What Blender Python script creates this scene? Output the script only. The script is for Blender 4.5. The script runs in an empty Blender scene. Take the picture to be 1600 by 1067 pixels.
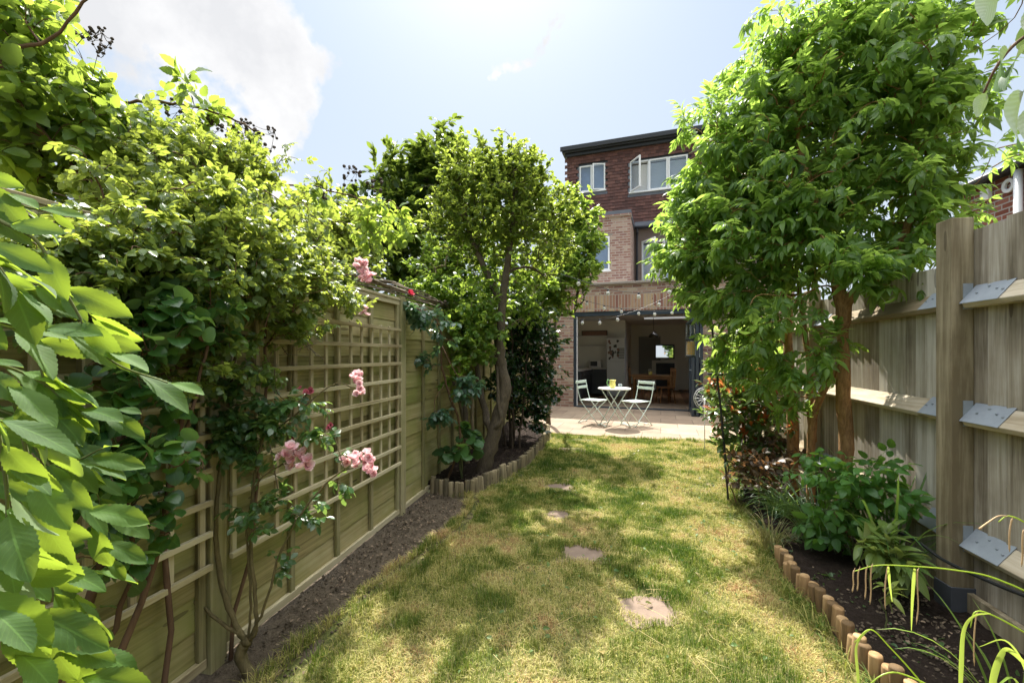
import bpy, math, random
import numpy as np
from math import sin, cos, tan, pi, radians, sqrt, atan2
from mathutils import Vector, Matrix, noise as mnoise
SC = bpy.context.scene
COL = SC.collection
rnd = random.Random(7)
rng = np.random.default_rng(11)

# ------------------------------------------------------------------ camera maths (garden runs along +Y)
YAW = radians(11.4)
FPX, CX, HOR, EYE = 675.0, 800.0, 553.0, 1.37
CA, SA = cos(YAW), sin(YAW)
def P(px, py, z):
    """world point seen at photo pixel (px, py) at camera depth z"""
    X = (px-CX)/FPX*z
    return np.array([X*CA - z*SA, X*SA + z*CA, EYE-(py-HOR)/FPX*z])
def G(px, py, h=0.0):
    return P(px, py, (EYE-h)*FPX/(py-HOR))
def on_x(px, py, x0):
    t = (px-CX)/FPX
    return P(px, py, x0/(t*CA-SA))
def PA(pts):
    return [P(*p) for p in pts]

# ------------------------------------------------------------------ objects
OFF = {}
def _off(par):
    return OFF.get(par.name, np.zeros(3)) if par is not None else np.zeros(3)
def props(o, label=None, cat=None, group=None, kind=None):
    if label: o['label'] = label
    if cat: o['category'] = cat
    if group: o['group'] = group
    if kind: o['kind'] = kind
    return o
def thing(name, label, cat, loc=(0, 0, 0), rotz=0.0, group=None, kind=None):
    o = bpy.data.objects.new(name, None)
    o.empty_display_size = 0.1
    COL.objects.link(o)
    o.location = loc; o.rotation_euler = (0, 0, rotz)
    OFF[o.name] = np.array(loc, float) if not rotz else np.zeros(3)
    return props(o, label, cat, group, kind)
def copy_tree(o, parent=None):
    c = o.copy(); COL.objects.link(c)
    OFF[c.name] = _off(o)
    if parent is not None: c.parent = parent
    for ch in list(o.children): copy_tree(ch, c)
    return c

class QB:
    """collects quads; build() links them as one mesh object"""
    def __init__(s):
        s.V = []; s.F = []; s.U = []; s.T = []; s.n = 0
    def raw(s, V, F, U=None, T=0.5):
        V = np.asarray(V, float).reshape(-1, 3); F = np.asarray(F, int).reshape(-1, 4)
        s.V.append(V); s.F.append(F+s.n)
        s.U.append(np.zeros((len(V), 2)) if U is None else np.asarray(U, float).reshape(-1, 2))
        s.T.append(np.full(len(V), T, float) if np.isscalar(T) else np.asarray(T, float))
        s.n += len(V)
        return s
    def box(s, c, size, R=None, T=None):
        h = np.array(size, float)/2
        q = np.array([[-1,-1,-1],[1,-1,-1],[1,1,-1],[-1,1,-1],[-1,-1,1],[1,-1,1],[1,1,1],[-1,1,1]], float)*h
        if R is not None: q = q @ np.asarray(R, float).T
        F = [[0,3,2,1],[4,5,6,7],[0,1,5,4],[1,2,6,5],[2,3,7,6],[3,0,4,7]]
        return s.raw(q+np.array(c, float), F, None, rnd.random() if T is None else T)
    def bb(s, x0, x1, y0, y1, z0, z1, T=None):
        return s.box(((x0+x1)/2, (y0+y1)/2, (z0+z1)/2), (abs(x1-x0), abs(y1-y0), abs(z1-z0)), None, T)
    def beam(s, p0, p1, w, h, up=(0, 0, 1), T=None):
        p0 = np.array(p0, float); p1 = np.array(p1, float)
        d = p1-p0; L = np.linalg.norm(d); d = d/L
        u = np.array(up, float)
        x = np.cross(d, u); nx = np.linalg.norm(x)
        x = np.cross(d, [1, 0, 0]) if nx < 1e-4 else x
        x /= np.linalg.norm(x); z = np.cross(x, d)
        R = np.stack([x, d, z], 1)
        return s.box((p0+p1)/2, (w, L, h), R, T)
    def tube(s, pts, rad, n=6, T=None, cap=True):
        pts = np.asarray(pts, float); m = len(pts)
        rad = np.full(m, rad, float) if np.isscalar(rad) else np.asarray(rad, float)
        if cap:
            d0 = pts[0]-pts[1]; d1 = pts[-1]-pts[-2]
            d0 /= np.linalg.norm(d0)+1e-9; d1 /= np.linalg.norm(d1)+1e-9
            pts = np.vstack([pts[0]+d0*rad[0]*.3, pts, pts[-1]+d1*rad[-1]*.3]); rad = np.concatenate([[rad[0]*.05], rad, [rad[-1]*.05]]); m += 2
        tan_ = np.gradient(pts, axis=0)
        tan_ /= (np.linalg.norm(tan_, axis=1, keepdims=True)+1e-9)
        if cap and m > 3: tan_[0] = tan_[1]; tan_[-1] = tan_[-2]
        up = np.array([0.31, 0.17, 0.93]) if abs(tan_[0][2]) < .8 else np.array([.9, .3, .1])
        a = np.linspace(0, 2*pi, n, endpoint=False)
        V = []; L = 0; U = []
        x = np.cross(tan_[0], up); x /= np.linalg.norm(x)
        for i in range(m):
            t = tan_[i]; x = x - t*np.dot(x, t); x /= np.linalg.norm(x)+1e-9; y = np.cross(t, x)
            V.append(pts[i] + rad[i]*(np.outer(np.cos(a), x)+np.outer(np.sin(a), y)))
            if i: L += np.linalg.norm(pts[i]-pts[i-1])
            U.append(np.stack([a/(2*pi), np.full(n, L)], 1))
        F = []
        for i in range(m-1):
            for k in range(n):
                k2 = (k+1) % n
                F.append([i*n+k, i*n+k2, (i+1)*n+k2, (i+1)*n+k])
        return s.raw(np.vstack(V), F, np.vstack(U), rnd.random() if T is None else T)
    def lathe(s, c, prof, n=24, T=.5, R=None):
        a = np.linspace(0, 2*pi, n, endpoint=False); V = []
        for r, z in prof: V.append(np.stack([r*np.cos(a), r*np.sin(a), np.full(n, z)], 1))
        V = np.vstack(V)
        if R is not None: V = V @ np.asarray(R).T
        F = [[i*n+k, i*n+(k+1) % n, (i+1)*n+(k+1) % n, (i+1)*n+k] for i in range(len(prof)-1) for k in range(n)]
        return s.raw(V+np.array(c, float), F, None, T)
    def prism(s, poly, z0, z1, T=None, ax=2):
        """fan of quads for a convex outline extruded along ax"""
        n = len(poly); c = np.mean(poly, 0); V = []
        for z in (z0, z1):
            for p in poly:
                q = list(p); q.insert(ax, z); V.append(q)
            q = list(c); q.insert(ax, z); V.append(q)
        F = []
        for k in range(n):
            k2 = (k+1) % n
            F.append([k, k2, n+1+k2, n+1+k])
        for k in range(0, n, 2):
            a, b, d = k, (k+1) % n, (k+2) % n
            if d == a: continue
            if k+2 > n: d = b
            F.append([n, d, b, a]) if d != b else F.append([n, n, b, a])
            F.append([2*n+1, n+1+a, n+1+b, n+1+d]) if d != b else F.append([2*n+1, n+1+a, n+1+b, n+1+b])
        F = [f for f in F if len(set(f)) == 4]
        return s.raw(V, F, None, rnd.random() if T is None else T)
    def inst(s, tpl, pos, d, nrm, sc, tint):
        """many copies of a template (verts, uv, quads): +Y along d, +Z along nrm"""
        TV, TU, TF = tpl
        pos = np.asarray(pos, float).reshape(-1, 3); N = len(pos)
        if N == 0: return s
        Y = np.asarray(d, float); Y = Y/(np.linalg.norm(Y, axis=1, keepdims=True)+1e-9)
        X = np.cross(Y, nrm); X /= (np.linalg.norm(X, axis=1, keepdims=True)+1e-9)
        Z = np.cross(X, Y)
        sc = np.broadcast_to(np.asarray(sc, float), (N,))
        W = (TV[None, :, 0, None]*X[:, None, :] + TV[None, :, 1, None]*Y[:, None, :] + TV[None, :, 2, None]*Z[:, None, :])*sc[:, None, None] + pos[:, None, :]
        k = len(TV)
        F = (TF[None]+(np.arange(N)*k)[:, None, None]).reshape(-1, 4)
        s.V.append(W.reshape(-1, 3)); s.F.append(F+s.n); s.U.append(np.tile(TU, (N, 1)))
        s.T.append(np.repeat(np.broadcast_to(np.asarray(tint, float), (N,)), k)); s.n += N*k
        return s
    def mesh(s, name, mat, off=(0, 0, 0), smooth=False):
        V = np.vstack(s.V)-np.array(off, float); F = np.vstack(s.F); U = np.vstack(s.U); T = np.concatenate(s.T)
        me = bpy.data.meshes.new(name)
        me.vertices.add(len(V)); me.vertices.foreach_set('co', V.ravel().astype(np.float32))
        me.loops.add(F.size); me.loops.foreach_set('vertex_index', F.ravel().astype(np.int32))
        me.polygons.add(len(F)); me.polygons.foreach_set('loop_start', (np.arange(len(F))*4).astype(np.int32))
        me.polygons.foreach_set('use_smooth', np.full(len(F), bool(smooth)))
        uv = me.uv_layers.new(name='UVMap'); uv.data.foreach_set('uv', U[F.ravel()].ravel().astype(np.float32))
        at = me.attributes.new('tint', 'FLOAT', 'POINT'); at.data.foreach_set('value', T.astype(np.float32))
        me.update(calc_edges=True)
        me.materials.append(mat)
        return me
    def build(s, name, mat, parent=None, smooth=False, label=None, cat=None, group=None, kind=None, bevel=0, off=None, loc=None):
        if loc is not None: off = loc
        o = bpy.data.objects.new(name, s.mesh(name, mat, _off(parent) if off is None else off, smooth))
        COL.objects.link(o)
        if loc is not None: o.location = loc
        if parent is not None: o.parent = parent
        OFF[o.name] = _off(parent)
        if bevel:
            b = o.modifiers.new('b', 'BEVEL'); b.width = bevel; b.segments = 2; b.limit_method = 'ANGLE'
        return props(o, label, cat, group, kind)

def rot_z(a): return np.array([[cos(a), -sin(a), 0], [sin(a), cos(a), 0], [0, 0, 1]])
def rot_x(a): return np.array([[1, 0, 0], [0, cos(a), -sin(a)], [0, sin(a), cos(a)]])
def rot_y(a): return np.array([[cos(a), 0, sin(a)], [0, 1, 0], [-sin(a), 0, cos(a)]])
def smooth_path(pts, k=4):
    """Catmull-Rom through points"""
    p = np.asarray(pts, float); p = np.vstack([2*p[0]-p[1], p, 2*p[-1]-p[-2]]); out = []
    for i in range(1, len(p)-2):
        for j in range(k):
            t = j/k
            out.append(.5*((2*p[i])+(-p[i-1]+p[i+1])*t+(2*p[i-1]-5*p[i]+4*p[i+1]-p[i+2])*t*t+(-p[i-1]+3*p[i]-3*p[i+1]+p[i+2])*t**3))
    out.append(p[-2]); return np.array(out)
def vnoise(x, y, s=1.0, seed=0):
    x = np.asarray(x)/s+seed*17.3; y = np.asarray(y)/s+seed*9.1
    xi = np.floor(x).astype(int); yi = np.floor(y).astype(int); fx = x-xi; fy = y-yi
    fx = fx*fx*(3-2*fx); fy = fy*fy*(3-2*fy)
    def h(a, b):
        v = np.sin(a*127.1+b*311.7+seed*74.7)*43758.5453
        return v-np.floor(v)
    return (h(xi, yi)*(1-fx)+h(xi+1, yi)*fx)*(1-fy)+(h(xi, yi+1)*(1-fx)+h(xi+1, yi+1)*fx)*fy
def inpoly(x, y, poly):
    x = np.asarray(x); y = np.asarray(y); r = np.zeros(x.shape, bool); n = len(poly)
    for i in range(n):
        x0, y0 = poly[i]; x1, y1 = poly[(i+1) % n]
        c = ((y0 > y) != (y1 > y)) & (x < (x1-x0)*(y-y0)/((y1-y0) if abs(y1-y0) > 1e-9 else 1e-9)+x0)
        r ^= c
    return r
def polydist(x, y, poly):
    x = np.asarray(x, float); y = np.asarray(y, float); d = np.full(x.shape, 1e9); n = len(poly)
    for i in range(n):
        ax, ay = poly[i]; bx, by = poly[(i+1) % n]
        L = (bx-ax)**2+(by-ay)**2+1e-9
        t = np.clip(((x-ax)*(bx-ax)+(y-ay)*(by-ay))/L, 0, 1)
        d = np.minimum(d, np.hypot(x-ax-t*(bx-ax), y-ay-t*(by-ay)))
    return d
def grid_ground(name, mat, poly, res, zf, kind='structure', label=None, snap=True):
    xs = [p[0] for p in poly]; ys = [p[1] for p in poly]
    nx = int((max(xs)-min(xs))/res)+3; ny = int((max(ys)-min(ys))/res)+3
    gx, gy = np.meshgrid(min(xs)-res+np.arange(nx)*res, min(ys)-res+np.arange(ny)*res, indexing='ij')
    ins = inpoly(gx, gy, poly)
    V = np.stack([gx, gy, zf(gx, gy)], -1).reshape(-1, 3)
    F = []
    keep = ins[:-1, :-1] | ins[1:, :-1] | ins[1:, 1:] | ins[:-1, 1:]
    I, J = np.nonzero(keep)
    F = np.stack([I*ny+J, (I+1)*ny+J, (I+1)*ny+J+1, I*ny+J+1], 1)
    used, inv = np.unique(F, return_inverse=True)
    q = QB(); q.raw(V[used], inv.reshape(-1, 4), V[used][:, :2])
    return q.build(name, mat, smooth=True, kind=kind, label=label)

# ------------------------------------------------------------------ materials
class NT:
    def __init__(s, name):
        s.m = bpy.data.materials.new(name); s.m.use_nodes = True
        s.t = s.m.node_tree; s.t.nodes.clear()
        s.out = s.N('ShaderNodeOutputMaterial')
    def N(s, typ, **kw):
        n = s.t.nodes.new(typ)
        for k, v in kw.items(): setattr(n, k, v)
        return n
    def L(s, a, b): s.t.links.new(a, b)
    def set(s, sock, v):
        if hasattr(v, 'is_linked') or isinstance(v, bpy.types.NodeSocket): s.L(v, sock)
        else: sock.default_value = v
    def math(s, op, a, b=0.0, c=0.0, clamp=False):
        n = s.N('ShaderNodeMath', operation=op, use_clamp=clamp)
        s.set(n.inputs[0], a); s.set(n.inputs[1], b)
        if len(n.inputs) > 2: s.set(n.inputs[2], c)
        return n.outputs[0]
    def mix(s, f, a, b, bl='MIX'):
        n = s.N('ShaderNodeMix', data_type='RGBA', blend_type=bl)
        s.set(n.inputs[0], f); s.set(n.inputs[6], c4(a)); s.set(n.inputs[7], c4(b))
        return n.outputs[2]
    def ramp(s, f, stops, interp='LINEAR'):
        n = s.N('ShaderNodeValToRGB'); s.set(n.inputs[0], f); e = n.color_ramp.elements; n.color_ramp.interpolation = interp
        while len(e) < len(stops): e.new(.5)
        for el, (p, c) in zip(e, stops): el.position = p; el.color = c4(c)
        return n.outputs[0]
    def noise(s, vec, scale, detail=4, rough=.6, dist=0.0, out=0):
        n = s.N('ShaderNodeTexNoise'); s.set(n.inputs['Scale'], scale); n.inputs['Detail'].default_value = detail
        n.inputs['Roughness'].default_value = rough; n.inputs['Distortion'].default_value = dist
        if vec is not None: s.L(vec, n.inputs['Vector'])
        return n.outputs[out]
    def coord(s, which='Object'): return s.N('ShaderNodeTexCoord').outputs[which]
    def mapping(s, vec, sc=(1, 1, 1), loc=(0, 0, 0), rot=(0, 0, 0)):
        n = s.N('ShaderNodeMapping'); s.L(vec, n.inputs[0]); n.inputs['Scale'].default_value = sc
        n.inputs['Location'].default_value = loc; n.inputs['Rotation'].default_value = rot
        return n.outputs[0]
    def attr(s, name='tint'): return s.N('ShaderNodeAttribute', attribute_name=name).outputs['Fac']
    def bump(s, h, strength=.3, dist=.01):
        n = s.N('ShaderNodeBump'); n.inputs['Strength'].default_value = strength; n.inputs['Distance'].default_value = dist
        s.L(h, n.inputs['Height']); return n.outputs[0]
    def bsdf(s, col, rough=.6, metal=0.0, normal=None, spec=.5, **kw):
        n = s.N('ShaderNodeBsdfPrincipled'); s.set(n.inputs['Base Color'], c4(col)); s.set(n.inputs['Roughness'], rough)
        n.inputs['Metallic'].default_value = metal; s.set(n.inputs['Specular IOR Level'], spec)
        if normal is not None: s.L(normal, n.inputs['Normal'])
        for k, v in kw.items(): s.set(n.inputs[k.replace('_', ' ')], v)
        return n.outputs[0]
    def done(s, sh): s.L(sh, s.out.inputs[0]); return s.m
def c4(c):
    if isinstance(c, (tuple, list)) and len(c) == 3: return (*c, 1.0)
    return c

def m_plain(name, c, rough=.5, metal=0, var=.12, sc=8, bump=.1, spec=.5):
    t = NT(name); v = t.coord(); n = t.noise(v, sc, 5, .65)
    c2 = tuple(x*(1-var) for x in c); c3 = tuple(min(1, x*(1+var)) for x in c)
    col = t.mix(n, c2, c3)
    n2 = t.noise(v, sc*6, 3)
    return t.done(t.bsdf(col, rough, metal, t.bump(n2, bump, .003), spec))

def m_wood(name, stops, axis='Y', knots=True, moss=None, rough=.75, grain=30, bmp=.45):
    """weathered timber: grain stretched along axis, per-board tone from the tint attribute"""
    t = NT(name); v = t.coord(); a = t.attr()
    sc = {'X': (1.2, grain, grain), 'Y': (grain, 1.2, grain), 'Z': (grain, grain, 1.2)}[axis]
    shift = t.N('ShaderNodeVectorMath', operation='ADD'); t.L(v, shift.inputs[0])
    comb = t.N('ShaderNodeCombineXYZ'); s_ = t.math('MULTIPLY', a, 37.0)
    for i in range(3): t.L(s_, comb.inputs[i])
    t.L(comb.outputs[0], shift.inputs[1]); vv = shift.outputs[0]
    g = t.noise(t.mapping(vv, sc), 1.0, 6, .7, .4)
    g2 = t.noise(t.mapping(vv, tuple(x*4 for x in sc)), 1.0, 3, .6)
    big = t.noise(vv, 2.3, 4, .6)
    f = t.math('ADD', t.math('MULTIPLY', g, 1.05), t.math('MULTIPLY', a, .36))
    f = t.math('ADD', f, t.math('MULTIPLY', big, .5)); f = t.math('SUBTRACT', f, .42)
    col = t.ramp(f, stops)
    if moss:
        mf = t.noise(vv, 1.6, 5, .65)
        mf = t.math('MULTIPLY', t.math('SUBTRACT', mf, .38), 3.0, clamp=True)
        col = t.mix(t.math('MULTIPLY', mf, .75), col, moss)
    if knots:
        vo = t.N('ShaderNodeTexVoronoi'); vo.inputs['Scale'].default_value = 1.0
        ks = {'X': (1.6, 9, 9), 'Y': (9, 1.6, 9), 'Z': (9, 9, 1.6)}[axis]
        t.L(t.mapping(vv, ks), vo.inputs['Vector'])
        k = t.math('LESS_THAN', vo.outputs['Distance'], .09)
        col = t.mix(t.math('MULTIPLY', k, .55), col, (.05, .035, .02))
    h = t.math('ADD', g, t.math('MULTIPLY', g2, .5))
    return t.done(t.bsdf(col, rough, 0, t.bump(h, bmp, .003), .25))

def m_leaf(name, dark, light, trans=.45, under=None, rough=.42, tcol=None, vein=.12, vn=9.0, spec=.5, spots=0.0, vb=.25):
    t = NT(name); a = t.attr()
    nz = t.noise(t.coord(), 9, 3, .6)
    f = t.math('ADD', t.math('MULTIPLY', a, .8), t.math('MULTIPLY', t.math('SUBTRACT', nz, .5), .6), clamp=True)
    col = t.mix(f, dark, light)
    uv = t.N('ShaderNodeUVMap').outputs[0]; sep = t.N('ShaderNodeSeparateXYZ'); t.L(uv, sep.inputs[0])
    ux = t.math('ABSOLUTE', t.math('SUBTRACT', sep.outputs[0], .5))
    mid = t.math('LESS_THAN', ux, .03)
    side = t.math('FRACT', t.math('SUBTRACT', t.math('MULTIPLY', sep.outputs[1], vn), t.math('MULTIPLY', ux, 5.0)))
    tri = t.math('ABSOLUTE', t.math('SUBTRACT', side, .5))
    sidem = t.math('GREATER_THAN', tri, .44)
    vm = t.math('MAXIMUM', mid, t.math('MULTIPLY', sidem, .6))
    lightc = tuple(min(1, x*1.9+.03) for x in light)
    col = t.mix(t.math('MULTIPLY', vm, vein*2.5), col, lightc)
    if spots:
        sn = t.noise(t.coord(), 38, 4, .7); sm = t.math('MULTIPLY', t.math('SUBTRACT', sn, .68), 14.0, clamp=True)
        col = t.mix(t.math('MULTIPLY', sm, spots), col, (.20, .12, .04))
    if under is not None:
        bf = t.N('ShaderNodeNewGeometry').outputs['Backfacing']
        col = t.mix(t.math('MULTIPLY', bf, .7), col, under)
    bmp = t.bump(t.math('ADD', tri, t.math('MULTIPLY', nz, 1.5)), vb, .002)
    b = t.bsdf(col, rough, 0, bmp, spec)
    tr = t.N('ShaderNodeBsdfTranslucent')
    tc = tcol or (light[0]*2.6, light[1]*2.3, light[2]*.9)
    tc = tuple(min(.9, x) for x in tc)
    t.L(t.mix(t.math('MULTIPLY', f, .8), tuple(x*.62 for x in tc), tc), tr.inputs[0])
    mx = t.N('ShaderNodeMixShader'); mx.inputs[0].default_value = trans
    t.L(b, mx.inputs[1]); t.L(tr.outputs[0], mx.inputs[2])
    return t.done(mx.outputs[0])

def m_bark(name, c1, c2, sc=14, strength=.8):
    t = NT(name); v = t.coord()
    n = t.noise(t.mapping(v, (1, 1, .28)), sc*2.2, 6, .7, .6); n2 = t.noise(v, sc*.4, 3)
    f = t.math('ADD', t.math('MULTIPLY', n, .7), t.math('MULTIPLY', n2, .3))
    col = t.ramp(f, [(.3, c1), (.7, c2)])
    return t.done(t.bsdf(col, .85, 0, t.bump(n, strength, .012), .2))
# ------------------------------------------------------------------ camera, sun, sky
cd = bpy.data.cameras.new('camera'); cam = bpy.data.objects.new('camera', cd); COL.objects.link(cam)
cam.location = (0, 0, EYE); cam.rotation_euler = (pi/2, 0, YAW)
cd.sensor_width = 36; cd.lens = FPX/1600*36; cd.shift_y = (HOR-533.5)/1600
cd.clip_start = .05; cd.clip_end = 500
SC.camera = cam
SUN_EL, SUN_AZ = radians(55), radians(-14)          # azimuth from +Y, positive towards +X
sd = Vector((sin(SUN_AZ)*cos(SUN_EL), cos(SUN_AZ)*cos(SUN_EL), sin(SUN_EL)))
sl = bpy.data.lights.new('sun', 'SUN'); sl.energy = 5.0; sl.angle = radians(.6); sl.color = (1, .95, .87)
so = bpy.data.objects.new('sun', sl); COL.objects.link(so); so.rotation_euler = sd.to_track_quat('Z', 'Y').to_euler()
W = bpy.data.worlds.new('World'); SC.world = W; W.use_nodes = True
wt = W.node_tree; wt.nodes.clear()
def WN(t, **k):
    n = wt.nodes.new(t)
    for a, b in k.items(): setattr(n, a, b)
    return n
def wmath(op, a, b=0., clamp=False):
    n = WN('ShaderNodeMath', operation=op, use_clamp=clamp)
    for i, v in enumerate((a, b)):
        if isinstance(v, bpy.types.NodeSocket): wt.links.new(v, n.inputs[i])
        else: n.inputs[i].default_value = v
    return n.outputs[0]
sky = WN('ShaderNodeTexSky', sky_type='NISHITA'); sky.sun_disc = False
sky.sun_elevation = SUN_EL; sky.sun_rotation = SUN_AZ; sky.air_density = 1.0; sky.dust_density = 1.6; sky.ozone_density = 1.0
bg = WN('ShaderNodeBackground'); bg.inputs[1].default_value = .085; wt.links.new(sky.outputs[0], bg.inputs[0])
def wbg(col, st):
    n = WN('ShaderNodeBackground'); n.inputs[0].default_value = (*col, 1); n.inputs[1].default_value = st; return n.outputs[0]
def wmix(f_, a_, b_):
    n = WN('ShaderNodeMixShader'); wt.links.new(f_, n.inputs[0]); wt.links.new(a_, n.inputs[1]); wt.links.new(b_, n.inputs[2]); return n.outputs[0]
tc = WN('ShaderNodeTexCoord').outputs['Generated']
nz_ = WN('ShaderNodeTexNoise'); nz_.inputs['Scale'].default_value = 4.5; nz_.inputs['Detail'].default_value = 9; nz_.inputs['Roughness'].default_value = .58
wt.links.new(tc, nz_.inputs['Vector'])
nw = WN('ShaderNodeTexNoise'); nw.inputs['Scale'].default_value = 3.2; nw.inputs['Detail'].default_value = 6; nw.inputs['Roughness'].default_value = .6
wt.links.new(tc, nw.inputs['Vector'])
wv = WN('ShaderNodeVectorMath', operation='MULTIPLY_ADD'); wt.links.new(nw.outputs['Color'], wv.inputs[0]); wv.inputs[1].default_value = (.75, .75, .75)
ws = WN('ShaderNodeVectorMath', operation='SUBTRACT'); wt.links.new(tc, ws.inputs[0]); ws.inputs[1].default_value = (.375, .375, .375); wt.links.new(ws.outputs[0], wv.inputs[2])
tcw = wv.outputs[0]
def cloud_mask(px, py, rad):
    d = P(px, py, 1)-np.array([0, 0, EYE]); d /= np.linalg.norm(d)
    n = WN('ShaderNodeVectorMath', operation='DISTANCE'); wt.links.new(tcw, n.inputs[0]); n.inputs[1].default_value = tuple(d)
    return wmath('SUBTRACT', 1.0, wmath('DIVIDE', n.outputs['Value'], rad))
m = cloud_mask(350, 10, .22)
m = wmath('MAXIMUM', m, cloud_mask(385, 95, .18))
m = wmath('MAXIMUM', m, wmath('SUBTRACT', cloud_mask(830, 40, .09), .25))
m = wmath('MAXIMUM', m, wmath('SUBTRACT', cloud_mask(90, -30, .3), .2))
f = wmath('ADD', wmath('MULTIPLY', wmath('MAXIMUM', m, -.5), 1.3), wmath('MULTIPLY', wmath('SUBTRACT', nz_.outputs[0], .5), 3.6))
f = wmath('MULTIPLY', wmath('SUBTRACT', f, .42), 3.0, clamp=True)
thin = wmath('MULTIPLY', wmath('SUBTRACT', nz_.outputs[0], .42), .5, clamp=True)
sepw = WN('ShaderNodeSeparateXYZ'); wt.links.new(tc, sepw.inputs[0])
hz = wmath('MULTIPLY', wmath('SUBTRACT', .62, sepw.outputs[2]), 1.5, clamp=True)     # pale summer haze low in the sky
fill_high = wmath('MULTIPLY', wmath('SUBTRACT', sepw.outputs[2], .68), 5.0, clamp=True)   # brighter zone overhead, out of view, added as fill light
sh = wmix(wmath('ADD', wmath('MULTIPLY', hz, .0), .72), bg.outputs[0], wbg((.68, .825, 1.0), .385))
sh = wmix(wmath('MAXIMUM', wmath('MULTIPLY', hz, .85), thin), sh, wbg((.88, .945, 1.0), .395))
cg = wmath('MULTIPLY', wmath('SUBTRACT', nw.outputs[0], .42), 4.0, clamp=True)
sh = wmix(f, sh, wmix(cg, wbg((.93, .94, .97), .385), wbg((1, .995, .99), .50)))
sh = wmix(fill_high, sh, wbg((.97, .98, 1.0), 2.2))
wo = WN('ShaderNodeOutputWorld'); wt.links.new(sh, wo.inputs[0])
SC.view_settings.view_transform = 'Standard'; SC.view_settings.look = 'None'; SC.view_settings.exposure = 1.25
SC.view_settings.gamma = 1
SC.cycles.max_bounces = 10; SC.cycles.diffuse_bounces = 6; SC.cycles.transmission_bounces = 6; SC.cycles.transparent_max_bounces = 8
SC.cycles.use_adaptive_sampling = True; SC.cycles.adaptive_threshold = .02
SC.cycles.use_denoising = True
try: SC.cycles.denoiser = 'OPENIMAGEDENOISE'
except Exception: pass
SC.cycles.caustics_reflective = False; SC.cycles.caustics_refractive = False

# ------------------------------------------------------------------ ground outlines
def xy(px, py, h=0.0):
    g = G(px, py, h); return (g[0], g[1])
LE = [xy(673, 769), xy(705, 774), xy(738, 772), xy(775, 753), xy(803, 739), xy(833, 716), xy(849, 694), xy(857, 683), xy(850, 674), xy(826, 668)]
RE = [xy(1150, 748), xy(1158, 790), xy(1185, 825), xy(1218, 862, .1), xy(1243, 885, .15), xy(1262, 903, .15), xy(1293, 930, .15), xy(1318, 962, .15), xy(1341, 999, .15), xy(1380, 1028, .15), xy(1420, 1060, .15)]
e = np.array(RE[-1])-np.array(RE[-2]); RE.append(tuple(np.array(RE[-1])+e*4))
BL = [xy(740, 790), xy(716, 828), xy(650, 874), xy(604, 903), xy(548, 955), xy(492, 1005), xy(440, 1060)]
PAT_L, PAT_R = G(846, 677), G(1150, 694.5)
pe = (PAT_R-PAT_L)[:2]; pe /= np.linalg.norm(pe)
LAWN = [(BL[-1][0]-.1, -1.2)] + BL[::-1] + LE[2:8] + [xy(857, 678), tuple(PAT_R[:2]), xy(1138, 715)] + RE + [(RE[-1][0], -1.2)]

# soil under everything, reaching far out
def m_soil():
    t = NT('soil'); v = t.coord()
    n = t.noise(v, 9, 8, .7); n2 = t.noise(v, 60, 5, .7); n3 = t.noise(v, 1.4, 3)
    col = t.ramp(t.math('ADD', t.math('MULTIPLY', n, .6), t.math('MULTIPLY', n2, .4)), [(.3, (.055, .042, .028)), (.55, (.135, .105, .07)), (.75, (.25, .20, .14))])
    col = t.mix(t.math('MULTIPLY', n3, .35), col, (.12, .1, .08))
    return t.done(t.bsdf(col, .95, 0, t.bump(t.math('ADD', n, n2), .9, .02), .15))
def m_mulch():
    t = NT('mulch'); v = t.coord()
    n = t.noise(v, 26, 7, .75); n2 = t.noise(v, 90, 4, .7)
    col = t.ramp(t.math('ADD', t.math('MULTIPLY', n, .6), t.math('MULTIPLY', n2, .4)), [(.35, (.018, .012, .009)), (.6, (.05, .035, .026)), (.8, (.11, .08, .06))])
    return t.done(t.bsdf(col, .95, 0, t.bump(t.math('ADD', n, n2), 1, .03), .15))
SOIL, MULCH = m_soil(), m_mulch()
q = QB(); q.raw([[-150, -150, -.05], [150, -150, -.05], [150, 150, -.05], [-150, 150, -.05]], [[0, 1, 2, 3]])
t = NT('meadow'); v = t.coord(); n = t.noise(v, .6, 8, .7)
q.build('ground', t.done(t.bsdf(t.ramp(n, [(.3, (.05, .07, .02)), (.7, (.16, .14, .06))]), .95)), kind='structure')
gz = lambda x, y: -.012+.018*vnoise(x, y, .25, 1)+.008*vnoise(x, y, .07, 2)-.02
BED1 = [(-1.72, -1.2), (-1.72, LE[0][1])] + LE[:3] + [(b[0]+.12, b[1]) for b in BL] + [(BL[-1][0], -1.2)]
grid_ground('soil_path', SOIL, BED1, .03, lambda x, y: gz(x, y)+.012, label='bare dark soil strip along the slatted fence')
lb = LE + [(-1.72, LE[-1][1]+.1), (-1.72, LE[0][1])]
lbc = np.mean(LE, 0)
grid_ground('soil_bed', MULCH, [tuple(np.array(p)*.995+lbc*.005) for p in lb], .03, lambda x, y: .075+.03*vnoise(x, y, .12, 4)+.02*vnoise(x, y, .045, 5)-.06*(polydist(x, y, lb) < .02))
rb = RE + [(2.2, RE[-1][1]), (2.2, 2.7), (2.6, 5.4), (3.6, 9.5), tuple(PAT_R[:2])]
grid_ground('border_soil', MULCH, rb, .035, lambda x, y: .03+.035*vnoise(x, y, .2, 6)+.03*vnoise(x, y, .06, 7)-.04*(polydist(x, y, rb) < .03))
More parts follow.
